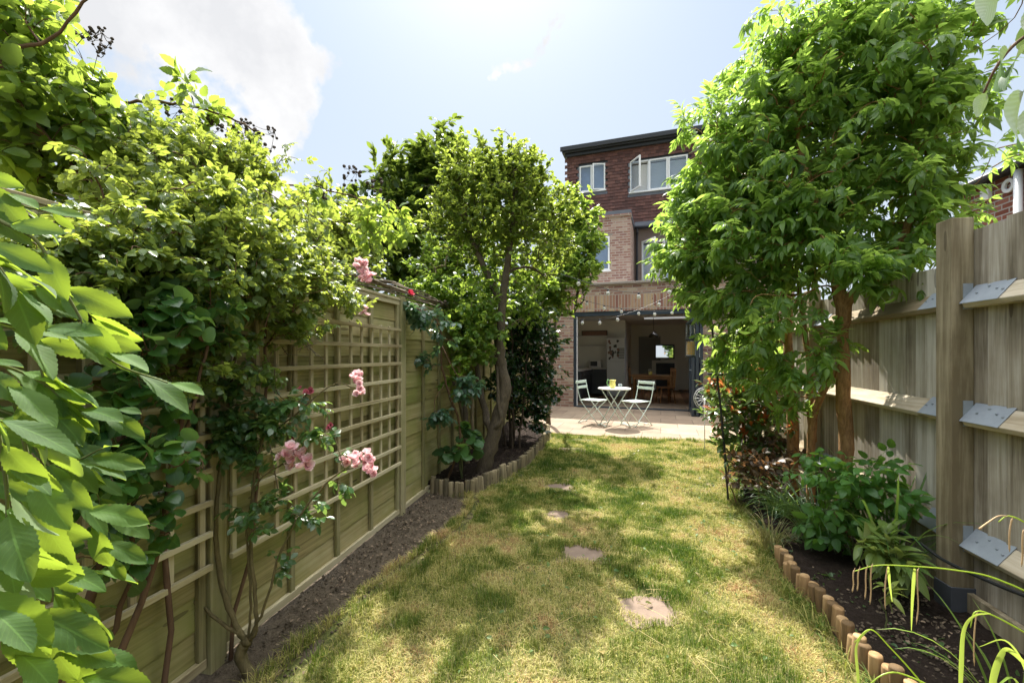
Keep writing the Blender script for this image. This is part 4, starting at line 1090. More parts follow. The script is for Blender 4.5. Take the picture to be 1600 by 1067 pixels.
# ---- elder, right
el = [leaf_tpl(.36, 5, .75, 1.2, .28, .35, 0, 1, 0, 0, s*.3-.3, s) for s in range(3)]
eldc = [compound(el[i % 3], 2, 1, .50, .95, .3, 1.1, .35, i, .3) for i in range(4)]+[compound(el[i % 3], 3, 1.1, .40, 1.05, .35, 1.1, .3, i+9) for i in range(2)]
ELD = m_leaf('elder_leaf', (.036, .096, .018), (.15, .26, .045), .55, (.15, .25, .08), .42, (.52, .76, .12), .1)
g0 = np.random.default_rng(3)
tb = np.array([1.66, 3.42, 0])
L1 = limb([tb+[0, 0, -.05], P(1322, 700, 3.14), P(1318, 600, 3.12), P(1318, 500, 3.08), P(1330, 462, 3.04), P(1372, 430, 2.95), P(1420, 350, 2.9), P(1450, 240, 2.9), P(1460, 120, 2.9)], .054, .012, 5, .004)
L1b = limb([P(1318, 500, 3.08), P(1300, 400, 3.1), P(1270, 300, 3.2), P(1240, 180, 3.3), P(1230, 60, 3.4)], .045, .008, 5, .006)
tb2 = P(1266, 700, 3.35); tb2[2] = -.05
L2 = limb([tb2, P(1268, 700, 3.35), P(1274, 640, 3.3), P(1300, 590, 3.2), P(1322, 560, 3.1)], .03, .024, 4, .004)
L2b = limb([P(1270, 690, 3.35), P(1262, 560, 3.4), P(1245, 440, 3.5), P(1200, 330, 3.6), P(1160, 230, 3.7)], .026, .008, 5, .006)
tb3 = P(1240, 640, 3.75); tb3[2] = -.05
L3 = limb([tb3, P(1238, 640, 3.75), P(1232, 560, 3.8), P(1228, 460, 3.85), P(1180, 380, 3.9), P(1130, 300, 3.95), P(1110, 250, 4.0)], .048, .010, 5, .005)
L3b = limb([P(1228, 480, 3.85), P(1170, 440, 3.9), P(1110, 410, 3.9), P(1070, 390, 3.9)], .03, .008, 4, .006)
L4 = limb([P(1420, 350, 2.9), P(1470, 300, 2.85), P(1520, 290, 2.85)], .018, .006, 4, .004)
blobs = [cblob(1110, 340, 3.9, 75, 75, .5), cblob(1180, 220, 3.6, 90, 80, .55), cblob(1110, 415, 3.8, 65, 55, .4), cblob(1150, 470, 3.6, 60, 40, .35), cblob(1270, 130, 3.4, 110, 95, .6), cblob(1290, 330, 3.2, 110, 80, .5),
         cblob(1380, 230, 3.0, 110, 110, .5), cblob(1400, 80, 3.0, 110, 80, .5), cblob(1440, 350, 2.8, 45, 50, .3, .8), cblob(1200, 380, 3.4, 80, 70, .4), cblob(1330, 20, 3.2, 110, 60, .5), cblob(1230, 470, 3.0, 80, 40, .3, .7),
         cblob(1370, 405, 2.7, 60, 35, .25, .8), cblob(1052, 395, 4.0, 42, 38, .3, .8), cblob(1075, 330, 4.0, 35, 40, .3, .6), cblob(1100, 180, 3.8, 40, 50, .3, .6), cblob(1490, 150, 2.9, 45, 90, .3, .7), cblob(1220, 530, 3.2, 70, 45, .25, .5), cblob(1300, 560, 2.9, 40, 50, .12, .25), cblob(1150, 520, 3.8, 45, 30, .3, .5), cblob(1190, 570, 3.5, 45, 40, .25, .5), cblob(1250, 600, 3.1, 40, 35, .15, .35), cblob(1140, 270, 3.8, 70, 70, .5, .8), cblob(1200, 120, 3.6, 70, 60, .5, .7), cblob(1330, 150, 3.1, 110, 110, .5, .7), cblob(1200, 300, 3.4, 90, 90, .5, .8), cblob(1340, 400, 2.9, 90, 40, .3, .7), cblob(1080, 460, 4.0, 28, 25, .25, .35), cblob(1450, 230, 2.85, 60, 110, .35, .5), cblob(1390, 440, 2.7, 60, 28, .2, .5), cblob(1440, 400, 2.75, 40, 35, .2, .4), cblob(1280, 545, 2.95, 50, 40, .15, .45), cblob(1378, 560, 2.65, 22, 25, .06, .08), cblob(1215, 620, 3.3, 35, 45, .15, .35), cblob(1140, 560, 3.7, 35, 35, .2, .35)]
plant('elder_tree', 'tall leafy elder with orange brown trunks against the plank fence', 'tree', (tb[0], tb[1], 0), [L1, L1b, L2, L2b, L3, L3b, L4], blobs, 1560, eldc, ELD, BARK_O, per=6, size=.152, seed=5,
      span=.85, updir=.15, out=.9, droop=.12, rand=.4, minr=.0019, maxr=.016, up=.3, tint=(.1, 1.0), extent=.45)
# elder sprays reaching over the neighbour fence
g0 = np.random.default_rng(31)

# ---- plum tree (left of centre)
pl = [leaf_tpl(.55, 4, .7, .9, .2, .25, 0, 1, .12, .02, 0, s) for s in range(3)]
PLM = m_leaf('plum_leaf', (.035, .085, .012), (.13, .20, .028), .44, None, .45, (.55, .68, .09), .08)
tb = G(752, 748); tb[2] = -.05
PB = 4.72
T1 = limb([tb, P(756, 735, PB), P(768, 690, PB), P(782, 640, PB), P(790, 606, PB), P(784, 575, PB), P(781, 530, PB), P(786, 470, PB), P(794, 400, PB), P(800, 350, PB), P(806, 290, PB), P(800, 230, PB)], .095, .012, 5, .004)
T2 = limb([P(782, 470, PB), P(768, 440, PB), P(748, 400, PB), P(735, 370, PB), P(725, 330, PB), P(715, 290, PB)], .045, .01, 5, .004)
T3 = limb([P(770, 680, PB), P(756, 640, PB+.12), P(748, 590, PB+.2), P(742, 540, PB+.25), P(738, 480, PB+.3)], .045, .015, 5, .005)
T4 = limb([P(772, 670, PB-.05), P(783, 656, PB-.08), P(779, 630, PB-.08), P(778, 600, PB-.06), P(776, 560, PB)], .03, .012, 4, .003)
T5 = limb([P(758, 715, PB), P(738, 690, PB+.05), P(728, 660, PB+.1), P(726, 635, PB+.12), P(715, 620, PB+.15), P(706, 590, PB+.2)], .045, .012, 4, .004)
blobs = [cblob(770, 320, PB, 95, 75, .55), cblob(740, 270, PB, 60, 50, .4), cblob(810, 270, PB, 55, 50, .4, .9), cblob(850, 330, PB+.2, 55, 50, .4, .7), cblob(700, 340, PB, 50, 45, .35, .8), cblob(860, 390, PB+.4, 45, 45, .4, .6),
         cblob(785, 225, PB, 12, 30, .15, .25), cblob(745, 240, PB, 12, 25, .1, .2), cblob(770, 380, PB, 70, 40, .35, .5)]
plant('plum_tree', 'twisting grey trunked plum tree in the log edged bed', 'tree', (tb[0], tb[1], 0), [T1, T2, T3, T4, T5], blobs, 1350, pl, PLM, BARK_G, per=13, size=.062, seed=8, span=.9, updir=.2, out=.8, rand=.4, minr=.0018, maxr=.02, up=.3, extent=.3)
# light green shrub under the plum, in front of and over the fence
hz = [leaf_tpl(.6, 4, .65, .8, .22, .3, 0, 1, .1, .02, 0, s+20) for s in range(3)]
LGR = m_leaf('light_shrub_leaf', (.035, .10, .014), (.14, .24, .035), .46, None, .45, (.55, .75, .10), .08)
b = G(712, 742); b[2] = 0
S1 = limb([b+[.1, .2, -.05], P(722, 640, 5.0), P(700, 560, 5.1), P(690, 480, 5.2), P(680, 420, 5.3)], .03, .01, 4, .01)
S2 = limb([b+[.2, .25, -.05], P(735, 600, 5.1), P(745, 520, 5.1), P(740, 450, 5.1)], .025, .01, 4, .01)
blobs = [cblob(740, 400, 5.6, 60, 50, .3, .7), cblob(815, 430, 5.7, 55, 50, .3, .7), cblob(820, 480, 5.4, 40, 40, .25, .5), cblob(700, 470, 4.9, 55, 45, .25), cblob(740, 520, 4.55, 50, 55, .25), cblob(720, 580, 4.45, 35, 30, .15, .4), cblob(755, 470, 4.7, 45, 50, .25), cblob(680, 520, 4.75, 20, 40, .15, .4), cblob(690, 430, 5.5, 60, 45, .35), cblob(660, 465, 5.3, 45, 35, .3, .7), cblob(730, 480, 5.3, 65, 50, .35), cblob(700, 395, 5.6, 40, 30, .3, .7), cblob(735, 540, 5.1, 45, 45, .25, .8), cblob(665, 510, 5.2, 20, 20, .15, .3), cblob(775, 500, 5.3, 35, 50, .25, .5)]
plant('viburnum_shrub', 'bright green leafy shrub spilling over the lap fence beneath the plum', 'shrub', (b[0], b[1], 0), [S1, S2], blobs, 1450, hz, LGR, BARK_T, per=11, size=.072, seed=12, span=.9, updir=.2, out=.8, rand=.4, extent=.3)
# lime shrub hiding the left edge of the extension
b = np.array([-.95, 8.3, 0])
S1 = limb([b+[0, 0, -.05], b+[.05, .0, 1.0], b+[.1, .1, 2.0], b+[.2, .2, 3.0]], .05, .015, 4, .02)
blobs = [cblob(888, 400, 7.3, 48, 45, .5), cblob(900, 345, 7.6, 40, 40, .4, .8), cblob(870, 450, 7.1, 45, 40, .45), cblob(905, 420, 7.0, 35, 30, .3, .6), cblob(870, 350, 7.6, 40, 50, .4, .6), cblob(845, 470, 7.2, 35, 45, .4, .6), cblob(920, 380, 7.3, 25, 35, .3, .5), cblob(880, 310, 7.6, 35, 25, .3, .5)]
plant('pear_tree', 'lime green tree between the plum and the brick extension', 'tree', tuple(b), [S1], blobs, 950, pl, LGR, BARK_G, per=12, size=.105, seed=14, span=.9, updir=.2, out=.8, rand=.4, extent=.4)
# ---- camellia, glossy
cm = [leaf_tpl(.5, 4, .6, .8, .18, .2, 0, 1, .08, 0, 0, s+30) for s in range(3)]
CAM = m_leaf('camellia_leaf', (.008, .028, .010), (.028, .075, .022), .16, None, .20, (.2, .35, .05), .04, spec=.75)
b = P(800, 690, 5.9); b[2] = 0
S = [limb([b+[dx, dy, -.05], b+[dx*1.3, dy, .5], b+[dx*2.2, dy*2, 1.2], b+[dx*2.6, dy*2.5, 1.9]], .018, .008, 4, .01) for dx, dy in ((-.1, 0), (.0, .1), (.1, -.05), (.02, -.12), (-.04, .1))]
blobs = [cblob(790, 590, 5.6, 30, 50, .2, .6), cblob(830, 530, 6.0, 48, 60, .45), cblob(848, 600, 6.0, 32, 45, .35), cblob(815, 500, 6.1, 40, 40, .4), cblob(812, 620, 6.2, 35, 40, .35, .6), cblob(840, 650, 6.0, 22, 22, .25, .4), cblob(800, 570, 6.3, 35, 60, .35, .7)]
plant('camellia_bush', 'glossy dark green camellia bush at the back of the log edged bed', 'shrub', tuple(b), S, blobs, 950, cm, CAM, BARK_D, per=9, size=.088, seed=16, span=.9, updir=.05, out=.8, rand=.45, extent=.3)
# ---- big dark laurel tree behind the fence
lr = [leaf_tpl(.42, 4, .9, .8, .25, .3, 0, 1, .08, 0, 0, s+40) for s in range(3)]
LAU = m_leaf('laurel_leaf', (.018, .05, .010), (.07, .135, .022), .34, None, .38, (.42, .56, .07), .06)
b = np.array([-3.1, 6.6, 0])
S = [limb([b+[0, 0, -.05], b+[-.1, 0, 1.6], P(690, 330, 7.6), P(700, 230, 7.6)], .13, .03, 5, .02), limb([b+[-.05, 0, 1.3], P(620, 380, 7.4), P(600, 300, 7.4)], .06, .02, 5, .02), limb([b+[0, 0, 1.5], P(760, 330, 7.8), P(790, 290, 7.8)], .06, .02, 5, .02)]
blobs = [cblob(695, 270, 7.6, 60, 65, .7), cblob(640, 300, 7.4, 55, 65, .6), cblob(655, 250, 7.4, 55, 30, .5, .8), cblob(705, 215, 7.6, 25, 22, .3, .5), cblob(640, 390, 7.2, 60, 60, .6), cblob(755, 310, 8.0, 60, 60, .6, .8), cblob(810, 300, 8.0, 35, 50, .5, .6), cblob(700, 370, 7.4, 60, 60, .5, .9), cblob(800, 400, 8.0, 60, 90, .5, .7), cblob(575, 330, 7.0, 40, 50, .4, .8), cblob(540, 390, 6.6, 45, 50, .4, .8), cblob(590, 400, 7.2, 50, 60, .5, .9), cblob(620, 340, 7.3, 50, 50, .5, .9), cblob(660, 450, 7.2, 60, 40, .5, .8)]
plant('laurel_tree', 'big dark green laurel standing beyond the lap fence', 'tree', tuple(b), S, blobs, 1700, lr, LAU, BARK_D, per=9, size=.17, seed=18, span=.9, updir=.45, out=.65, rand=.3, extent=.4)
b = np.array([-3.4, 4.6, 0])
S = [limb([b+[0, 0, -.05], b+[0, .1, 1.5], P(540, 370, 5.8), P(530, 320, 5.8)], .06, .02, 5, .02)]
blobs = [cblob(520, 340, 5.6, 60, 45, .5), cblob(570, 370, 5.8, 45, 50, .45, .8), cblob(480, 380, 5.2, 50, 50, .4, .8), cblob(500, 290, 5.6, 25, 22, .2, .4), cblob(540, 420, 5.2, 60, 45, .4, .8)]
plant('bay_bush', 'yellow green bay bush beyond the fence behind the pink rose', 'shrub', tuple(b), S, blobs, 420, lr, m_leaf('bay_leaf', (.035, .08, .012), (.13, .19, .03), .44, None, .4, (.55, .66, .09), .06), BARK_D, per=9, size=.11, seed=19, span=.9, updir=.4, out=.7, rand=.35, extent=.3)

# ---- climbing rose mass hanging over the trellis (small leaves)
rl = [leaf_tpl(.62, 3, .6, .75, .2, .2, 0, 1, 0, 0, 0, s+50) for s in range(2)]
roc = [compound(rl[i % 2], 2, 1, .42, 1.15, .12, 1.0, .35, i+20) for i in range(4)]
ROS = m_leaf('rose_leaf', (.035, .085, .016), (.15, .22, .04), .42, (.14, .2, .1), .36, (.62, .74, .10), .06, spec=.55)
b = np.array([-1.62, 1.35, 0])
S = [limb([b+[0, 0, -.05], b+[-.02, .05, .8], b+[-.1, .2, 1.5], P(330, 330, 1.95), P(310, 280, 2.1)], .011, .006, 5, .01),
     limb([b+[0, .3, .0], b+[0, .5, 1.0], P(420, 400, 2.25), P(480, 400, 2.6)], .009, .005, 5, .01),
     limb([b+[-.1, .2, 1.5], P(240, 350, 1.75), P(120, 330, 1.5)], .009, .005, 5, .01)]
fb = lambda px, py, rx, ry, w=1.0, x0=-1.5, rd=.2: cblob(px, py, FZ(px, x0), rx, ry, rd, w)
blobs = [fb(330, 340, 100, 70), fb(430, 400, 80, 55), fb(240, 380, 100, 65), fb(490, 440, 60, 42, .8), fb(380, 440, 90, 50), fb(300, 300, 80, 45, .6, -1.8), fb(545, 468, 38, 24, .4), fb(150, 400, 90, 65), fb(280, 455, 110, 45, .8), fb(440, 490, 55, 28, .5), fb(150, 480, 80, 45, .6), fb(60, 400, 80, 70, .6), fb(400, 340, 70, 40, .6, -1.8), fb(470, 390, 50, 35, .6, -1.8), fb(350, 520, 60, 30, .25), fb(520, 430, 45, 30, .5, -1.75), fb(350, 262, 75, 42, .55, -1.85), fb(265, 235, 80, 45, .6, -1.85), fb(415, 318, 50, 42, .6, -1.85), fb(200, 290, 80, 50, .6, -1.75), fb(340, 250, 120, 75, .18, -1.85), fb(460, 350, 60, 60, .18, -1.8), fb(480, 520, 50, 30, .2), fb(340, 560, 60, 50, .25), fb(300, 580, 60, 40, .15), fb(400, 570, 45, 35, .12)]
rose2, chR, gR = plant('climbing_rose', 'rambling rose mound hanging over the top of the trellis', 'climbing plant', tuple(b), S, blobs, 1900, roc, ROS, STEMR, per=6, size=.064, maxr=.0055, minr=.0012, seed=22, span=.9, updir=.1, out=.9, rand=.6, extent=.32, crown='foliage', trunk='stems')
# ---- bramble with dark seed heads, upper left
bl = [leaf_tpl(.60, 9, .60, .9, .2, .3, .08, 1, .1, .03, 0, s+60) for s in range(3)]
brc = [compound(bl[i % 3], 1, 1, .62, 1.1, .2, 1.1, .55, i+30) for i in range(3)]+[bl[0], bl[1]]
BRA = m_leaf('bramble_leaf', (.035, .10, .012), (.14, .23, .03), .5, (.17, .24, .12), .4, (.55, .72, .09), .1)
b = np.array([-2.3, 1.5, 0])
canes = [[b, b+[0, 0, 1.6], P(60, 250, 1.9), P(150, 170, 2.0), P(250, 160, 2.1), P(330, 175, 2.2), P(405, 205, 2.3)],
         [b+[0, .1, 0], b+[.1, .2, 1.7], P(10, 130, 1.6), P(80, 60, 1.6), P(160, -20, 1.6)],
         [b+[0, .2, 0], b+[0, .3, 1.8], P(150, 260, 2.2), P(260, 220, 2.3), P(380, 250, 2.4), P(420, 290, 2.5)],
         [b+[.1, .3, 0], b+[0, .6, 1.6], P(330, 330, 2.9), P(430, 290, 3.1), P(520, 300, 3.3), P(600, 320, 3.5)],
         [b, b+[-.1, .1, 1.9], P(-60, 120, 1.7), P(40, 40, 1.8), P(110, 20, 1.9)],
         [b+[0, .1, 1.5], P(60, 330, 1.9), P(130, 300, 2.0), P(190, 330, 2.1)]]
S = [limb(c, .013, .004, 6, .004) for c in canes]
blobs = [cblob(60, 110, 1.75, 90, 100, .3), cblob(150, 210, 2.0, 110, 60, .3), cblob(230, 250, 2.2, 90, 50, .3, .8), cblob(330, 230, 2.3, 60, 35, .2, .4), cblob(60, 230, 1.8, 90, 60, .3), cblob(470, 320, 3.2, 50, 25, .2, .3), cblob(20, 20, 1.7, 70, 50, .25), cblob(290, 150, 2.1, 60, 22, .15, .3), cblob(590, 350, 3.6, 60, 35, .3, .5), cblob(110, 300, 2.0, 90, 40, .25, .7)]
bram, chB, gB = plant('bramble', 'arching bramble with dark seed heads at the upper left', 'bramble', tuple(b), S, blobs, 430, brc, BRA, STEMR, maxr=.006, minr=.0013, per=6, size=.10, seed=24, span=.9, updir=.1, out=.9, rand=.6, extent=.3, crown='foliage', trunk='canes')
SEED = m_plain('dry_seed', (.05, .032, .02), .85, 0, .4, 60, .5)
for (px, py, z, rx, ry, n) in ((410, 215, 2.3, 25, 25, 26), (370, 200, 2.3, 30, 15, 26), (330, 195, 2.25, 25, 15, 18), (160, 65, 1.75, 22, 28, 26), (132, 50, 1.75, 16, 10, 10), (545, 275, 3.3, 20, 16, 18), (590, 290, 3.4, 18, 12, 12), (690, 470, 4.2, 6, 6, 3), (270, 170, 2.1, 25, 16, 12), (250, 215, 2.1, 16, 18, 8), (415, 262, 2.4, 10, 14, 8), (505, 300, 3.2, 16, 12, 8)):
    q = QB(); c0 = P(px, py, z); st = P(px-rx*.8, py+ry*2.2, z)
    prev = [st]
    for i in range(n):
        a = rnd.random()*6.28; r = sqrt(rnd.random()); c = P(px+rx*r*cos(a), py+ry*r*sin(a), z+rnd.uniform(-.06, .06)); rr = rnd.uniform(.006, .0105)*z/2.2
        q.lathe(tuple(c), [(.0002, -rr), (rr*.8, -rr*.5), (rr, .2*rr), (rr*.6, rr*.8), (.0002, rr)], 6, .4)
        k_ = min(prev, key=lambda p_: np.linalg.norm((p_-c)*[1, 1, 1.5])+(.03 if p_ is st else 0)); m_ = (c+k_)/2+np.array([0, 0, -.008]); q.tube([k_, m_, c], [.0016, .0013, .001], 4, .6, cap=False)
        prev.append(c-np.array([0, 0, rr*1.5]))
    q.build('seed_head', SEED, bram)

# ---- pear-like climber with rounded leaves over the trellis
rd = [leaf_tpl(.78, 6, .45, .65, .2, .25, 0, 1, .28, .04, 0, s+70) for s in range(4)]
RND = m_leaf('round_leaf', (.016, .058, .016), (.055, .15, .03), .34, (.12, .2, .1), .3, (.36, .62, .10), .12, spec=.6)
b = np.array([-1.56, .95, 0])
S = [limb([b+[0, 0, -.05], P(240, 880, 1.42), P(262, 760, 1.46), P(300, 640, 1.55), P(320, 560, 1.6)], .011, .005, 5, .004), limb([b+[-.05, -.15, -.05], P(190, 800, 1.35), P(185, 640, 1.45), P(230, 520, 1.6), P(270, 440, 1.75)], .014, .005, 5, .006),
     limb([b+[0, .1, .3], P(200, 900, 1.4), P(205, 700, 1.45)], .01, .005, 5, .006)]
rb_ = lambda px, py, rx, ry, w=1.0: cblob(px, py, FZ(px, -1.42), rx, ry, .09, w)
blobs = [rb_(290, 450, 60, 48), rb_(235, 500, 60, 55), rb_(190, 600, 55, 70), rb_(225, 700, 60, 70), rb_(210, 800, 40, 60, .7), rb_(310, 700, 35, 45, .4), rb_(160, 900, 45, 60, .5), rb_(350, 500, 45, 45, .5), rb_(245, 880, 25, 60, .15), rb_(150, 720, 60, 90, .8)]
plant('round_leaved_climber', 'round leaved green climber trailing down the nearer trellis', 'climbing plant', tuple(b), S, blobs, 190, rd, RND, STEMR, maxr=.006, per=5, size=.075, seed=26, span=.9, updir=-.15, out=.9, rand=.5, extent=.2, crown='foliage', trunk='stems', minr=.0015)

# ---- small rose in front of the trellis with pink clusters
b = G(398, 1052); b[2] = -.03
kn = P(388, 1000, 1.84)
S = [limb([b, P(376, 1030, 1.84), P(380, 1008, 1.84), kn], .024, .022, 4, .002),
     limb([kn, P(372, 985, 1.85), P(348, 920, 1.87), P(338, 850, 1.88), P(340, 780, 1.88), P(350, 700, 1.9), P(362, 600, 1.92), P(372, 520, 1.95)], .013, .005, 5, .002),
     limb([kn, P(400, 985, 1.83), P(398, 930, 1.84), P(392, 850, 1.86), P(396, 760, 1.88), P(410, 690, 1.9), P(440, 650, 1.95), P(480, 615, 2.0)], .009, .004, 5, .002),
     limb([kn, P(412, 950, 1.82), P(440, 860, 1.84), P(480, 790, 1.86), P(525, 742, 1.9), P(560, 728, 1.92)], .006, .003, 5, .002),
     limb([kn, P(392, 930, 1.85), P(385, 830, 1.86), P(400, 760, 1.86), P(430, 730, 1.86), P(455, 722, 1.86)], .006, .003, 5, .002),
     limb([kn, P(330, 960, 1.85), P(290, 930, 1.83), P(262, 915, 1.8)], .008, .005, 4, .003),
     limb([P(410, 690, 1.9), P(470, 640, 1.98), P(520, 600, 2.02), P(555, 605, 2.05)], .004, .0025, 5, .002),
     limb([P(372, 520, 1.95), P(430, 450, 2.1), P(500, 430, 2.3), P(560, 430, 2.4)], .005, .0025, 5, .002)]
blobs = [cblob(380, 690, 1.88, 60, 50, .1), cblob(440, 640, 1.95, 50, 35, .1, .8), cblob(400, 790, 1.86, 45, 40, .08, .5), cblob(470, 800, 1.86, 45, 30, .06, .4), cblob(330, 650, 1.85, 45, 50, .08, .6), cblob(440, 870, 1.84, 25, 45, .05, .3), cblob(500, 680, 1.9, 45, 20, .05, .3), cblob(390, 600, 1.92, 45, 40, .08, .5), cblob(540, 760, 1.9, 22, 12, .04, .12)]
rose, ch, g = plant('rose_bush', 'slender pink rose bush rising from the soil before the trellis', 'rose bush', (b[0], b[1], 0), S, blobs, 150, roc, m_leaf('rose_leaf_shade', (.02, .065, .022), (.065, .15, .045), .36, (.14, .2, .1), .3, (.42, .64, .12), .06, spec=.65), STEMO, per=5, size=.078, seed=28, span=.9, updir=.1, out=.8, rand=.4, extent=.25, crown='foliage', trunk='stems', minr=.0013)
def m_petal(name='rose_petal', deep=(.80, .40, .46), pale=(.95, .78, .76)):
    t = NT(name); a = t.attr(); uv = t.N('ShaderNodeUVMap').outputs[0]; sep = t.N('ShaderNodeSeparateXYZ'); t.L(uv, sep.inputs[0])
    f = t.math('ADD', t.math('MULTIPLY', a, .6), t.math('MULTIPLY', sep.outputs[1], .5), clamp=True)
    col = t.mix(f, deep, pale); b_ = t.bsdf(col, .6, 0, None, .2); tr = t.N('ShaderNodeBsdfTranslucent'); t.L(col, tr.inputs[0])
    mx = t.N('ShaderNodeMixShader'); mx.inputs[0].default_value = .35; t.L(b_, mx.inputs[1]); t.L(tr.outputs[0], mx.inputs[2]); return t.done(mx.outputs[0])
PET = m_petal(); PETR = m_petal('red_petal', (.45, .02, .05), (.75, .08, .13))
def bloom_mesh(seed, mat=PET, nring=(5, 6, 6, 5)):
    g = np.random.default_rng(seed); q = QB(); pt = leaf_tpl(1.0, 3, .35, .3, .25, -.35, 0, 1, 0, .05)
    for r, n in enumerate(nring):
        op = [1.25, .95, .6, .25][r]; s = [.030, .027, .021, .014][r]
        a = np.linspace(0, 2*pi, n, endpoint=False)+g.random()*6+g.normal(size=n)*.15
        d = np.stack([np.cos(a)*sin(op), np.sin(a)*sin(op), np.full(n, cos(op))], 1)+g.normal(size=(n, 3))*.12
        nr = np.stack([-np.cos(a)*cos(op), -np.sin(a)*cos(op), np.full(n, sin(op))], 1)
        q.inst(pt, d*.002, d, nr, s*g.uniform(.85, 1.1, n), np.clip(g.normal(.5, .35, n), 0, 1))
    return q.mesh('bloom', mat, (0, 0, 0), True)
blooms = [bloom_mesh(i) for i in range(5)]; redb = bloom_mesh(9, PETR, (5, 5, 4, 3)); bud = bloom_mesh(10, m_petal('bud_petal', (.4, .06, .1), (.62, .2, .24)), (3, 3, 3, 3))
def cluster(root, px, py, z, rx, ry, n, sc=1.0, me=None, deep=0):
    for i in range(n):
        a = i*2.4; r = sqrt((i+.5)/n); c = P(px+rx*r*cos(a), py+ry*r*sin(a), z+rnd.uniform(-.03, .03))
        o = bpy.data.objects.new('bloom', me or blooms[rnd.randrange(5)]); COL.objects.link(o); o.parent = root; o.location = tuple(c-_off(root))
        o.rotation_euler = (rnd.uniform(.2, 1.5), rnd.uniform(-.5, .5), YAW+rnd.uniform(-.9, .9)); s = sc*rnd.uniform(.85, 1.2); o.scale = (s, s, s)
cluster(rose, 463, 712, 1.86, 22, 15, 9, .95); cluster(rose, 476, 728, 1.84, 9, 6, 3, .9); cluster(rose, 443, 710, 1.85, 6, 6, 2, .7)
cluster(rose, 563, 718, 1.92, 24, 12, 11, .72); cluster(rose, 581, 734, 1.92, 8, 9, 5, .65); cluster(rose, 532, 718, 1.92, 5, 3, 1, .6)
cluster(rose, 558, 592, 2.05, 8, 12, 6, .75); cluster(rose, 562, 612, 2.05, 7, 6, 4, .7); cluster(rose, 482, 611, 2.0, 6, 5, 2, .6, bud); cluster(rose, 467, 607, 2.0, 3, 3, 1, .4, bud); cluster(rose, 456, 687, 1.88, 3, 4, 1, .5, bud); cluster(rose, 515, 664, 1.92, 3, 5, 2, .4, bud)
cluster(rose2, 565, 418, 2.45, 11, 10, 8, .95); cluster(rose2, 574, 436, 2.45, 9, 9, 6, .9); cluster(rose2, 569, 487, 2.9, 6, 8, 4, .8); cluster(rose2, 195, 372, 1.9, 3, 5, 1, .5, bud); cluster(rose2, 245, 400, 2.0, 3, 4, 1, .4, bud); cluster(rose2, 327, 178+195, 2.3, 4, 4, 1, .5)

# ---- second rose by the middle of the lap fence, bluish leaves, one red bloom
b = G(712, 770); b[2] = 0
b = np.array([-1.55, 4.1, 0])
S = [limb([b+[0, .1, -.02], P(720, 680, 4.35), P(700, 610, 4.3), P(690, 570, 4.2), P(690, 520, 4.1), P(672, 490, 3.9), P(640, 480, 3.7)], .014, .004, 5, .005), limb([P(694, 600, 4.3), P(680, 625, 4.2), P(678, 650, 4.15)], .005, .003, 4, .003), limb([P(690, 540, 4.15), P(715, 590, 4.2), P(722, 606, 4.2)], .006, .003, 4, .003)]
blobs = [cblob(668, 495, 3.8, 32, 16, .12), cblob(645, 478, 3.7, 22, 12, .1, .6), cblob(664, 565, 4.1, 16, 16, .1, .5), cblob(685, 650, 4.15, 24, 20, .12, .6), cblob(725, 600, 4.2, 22, 26, .12, .7), cblob(700, 530, 4.1, 18, 25, .1, .5)]
rose3, ch, g = plant('wall_rose', 'thin rose with bluish leaves and one red bloom on the lap fence', 'rose bush', tuple(b), S, blobs, 60, roc, m_leaf('rose_leaf_blue', (.02, .062, .032), (.06, .14, .07), .3, (.14, .2, .14), .3, (.30, .52, .16), .06, spec=.65), STEMR, per=5, size=.125, seed=33, span=.9, updir=.0, out=.8, rand=.4, extent=.25, crown='foliage', trunk='stems')
cluster(rose3, 639, 460, 3.7, 2, 2, 1, 1.3, redb)
# ---- fig-like big leaved plant at the foot of the plum
fg = [leaf_tpl(.95, 6, .4, .5, .12, .3, .12, 2, .2, .05, 0, s+80) for s in range(3)]
b = P(722, 745, 4.45); b[2] = 0.05
S = [limb([b, b+[0, 0, .2], P(722, 690, 4.45), P(735, 670, 4.45)], .01, .005, 4, .004), limb([b, P(715, 710, 4.4), P(705, 700, 4.4)], .008, .005, 4, .004)]
plant('mallow_plant', 'broad leaved mallow at the foot of the plum trunk', 'plant', tuple(b), S, [cblob(735, 675, 4.4, 22, 12, .12), cblob(715, 705, 4.35, 22, 18, .12), cblob(745, 690, 4.4, 12, 12, .1, .5)], 20, fg, m_leaf('mallow_leaf', (.02, .065, .02), (.06, .15, .04), .35, None, .45, (.35, .6, .1), .1), STEMG, per=4, size=.14, seed=35, updir=.0, out=.9, rand=.4, extent=.12, crown='foliage', trunk='stems')
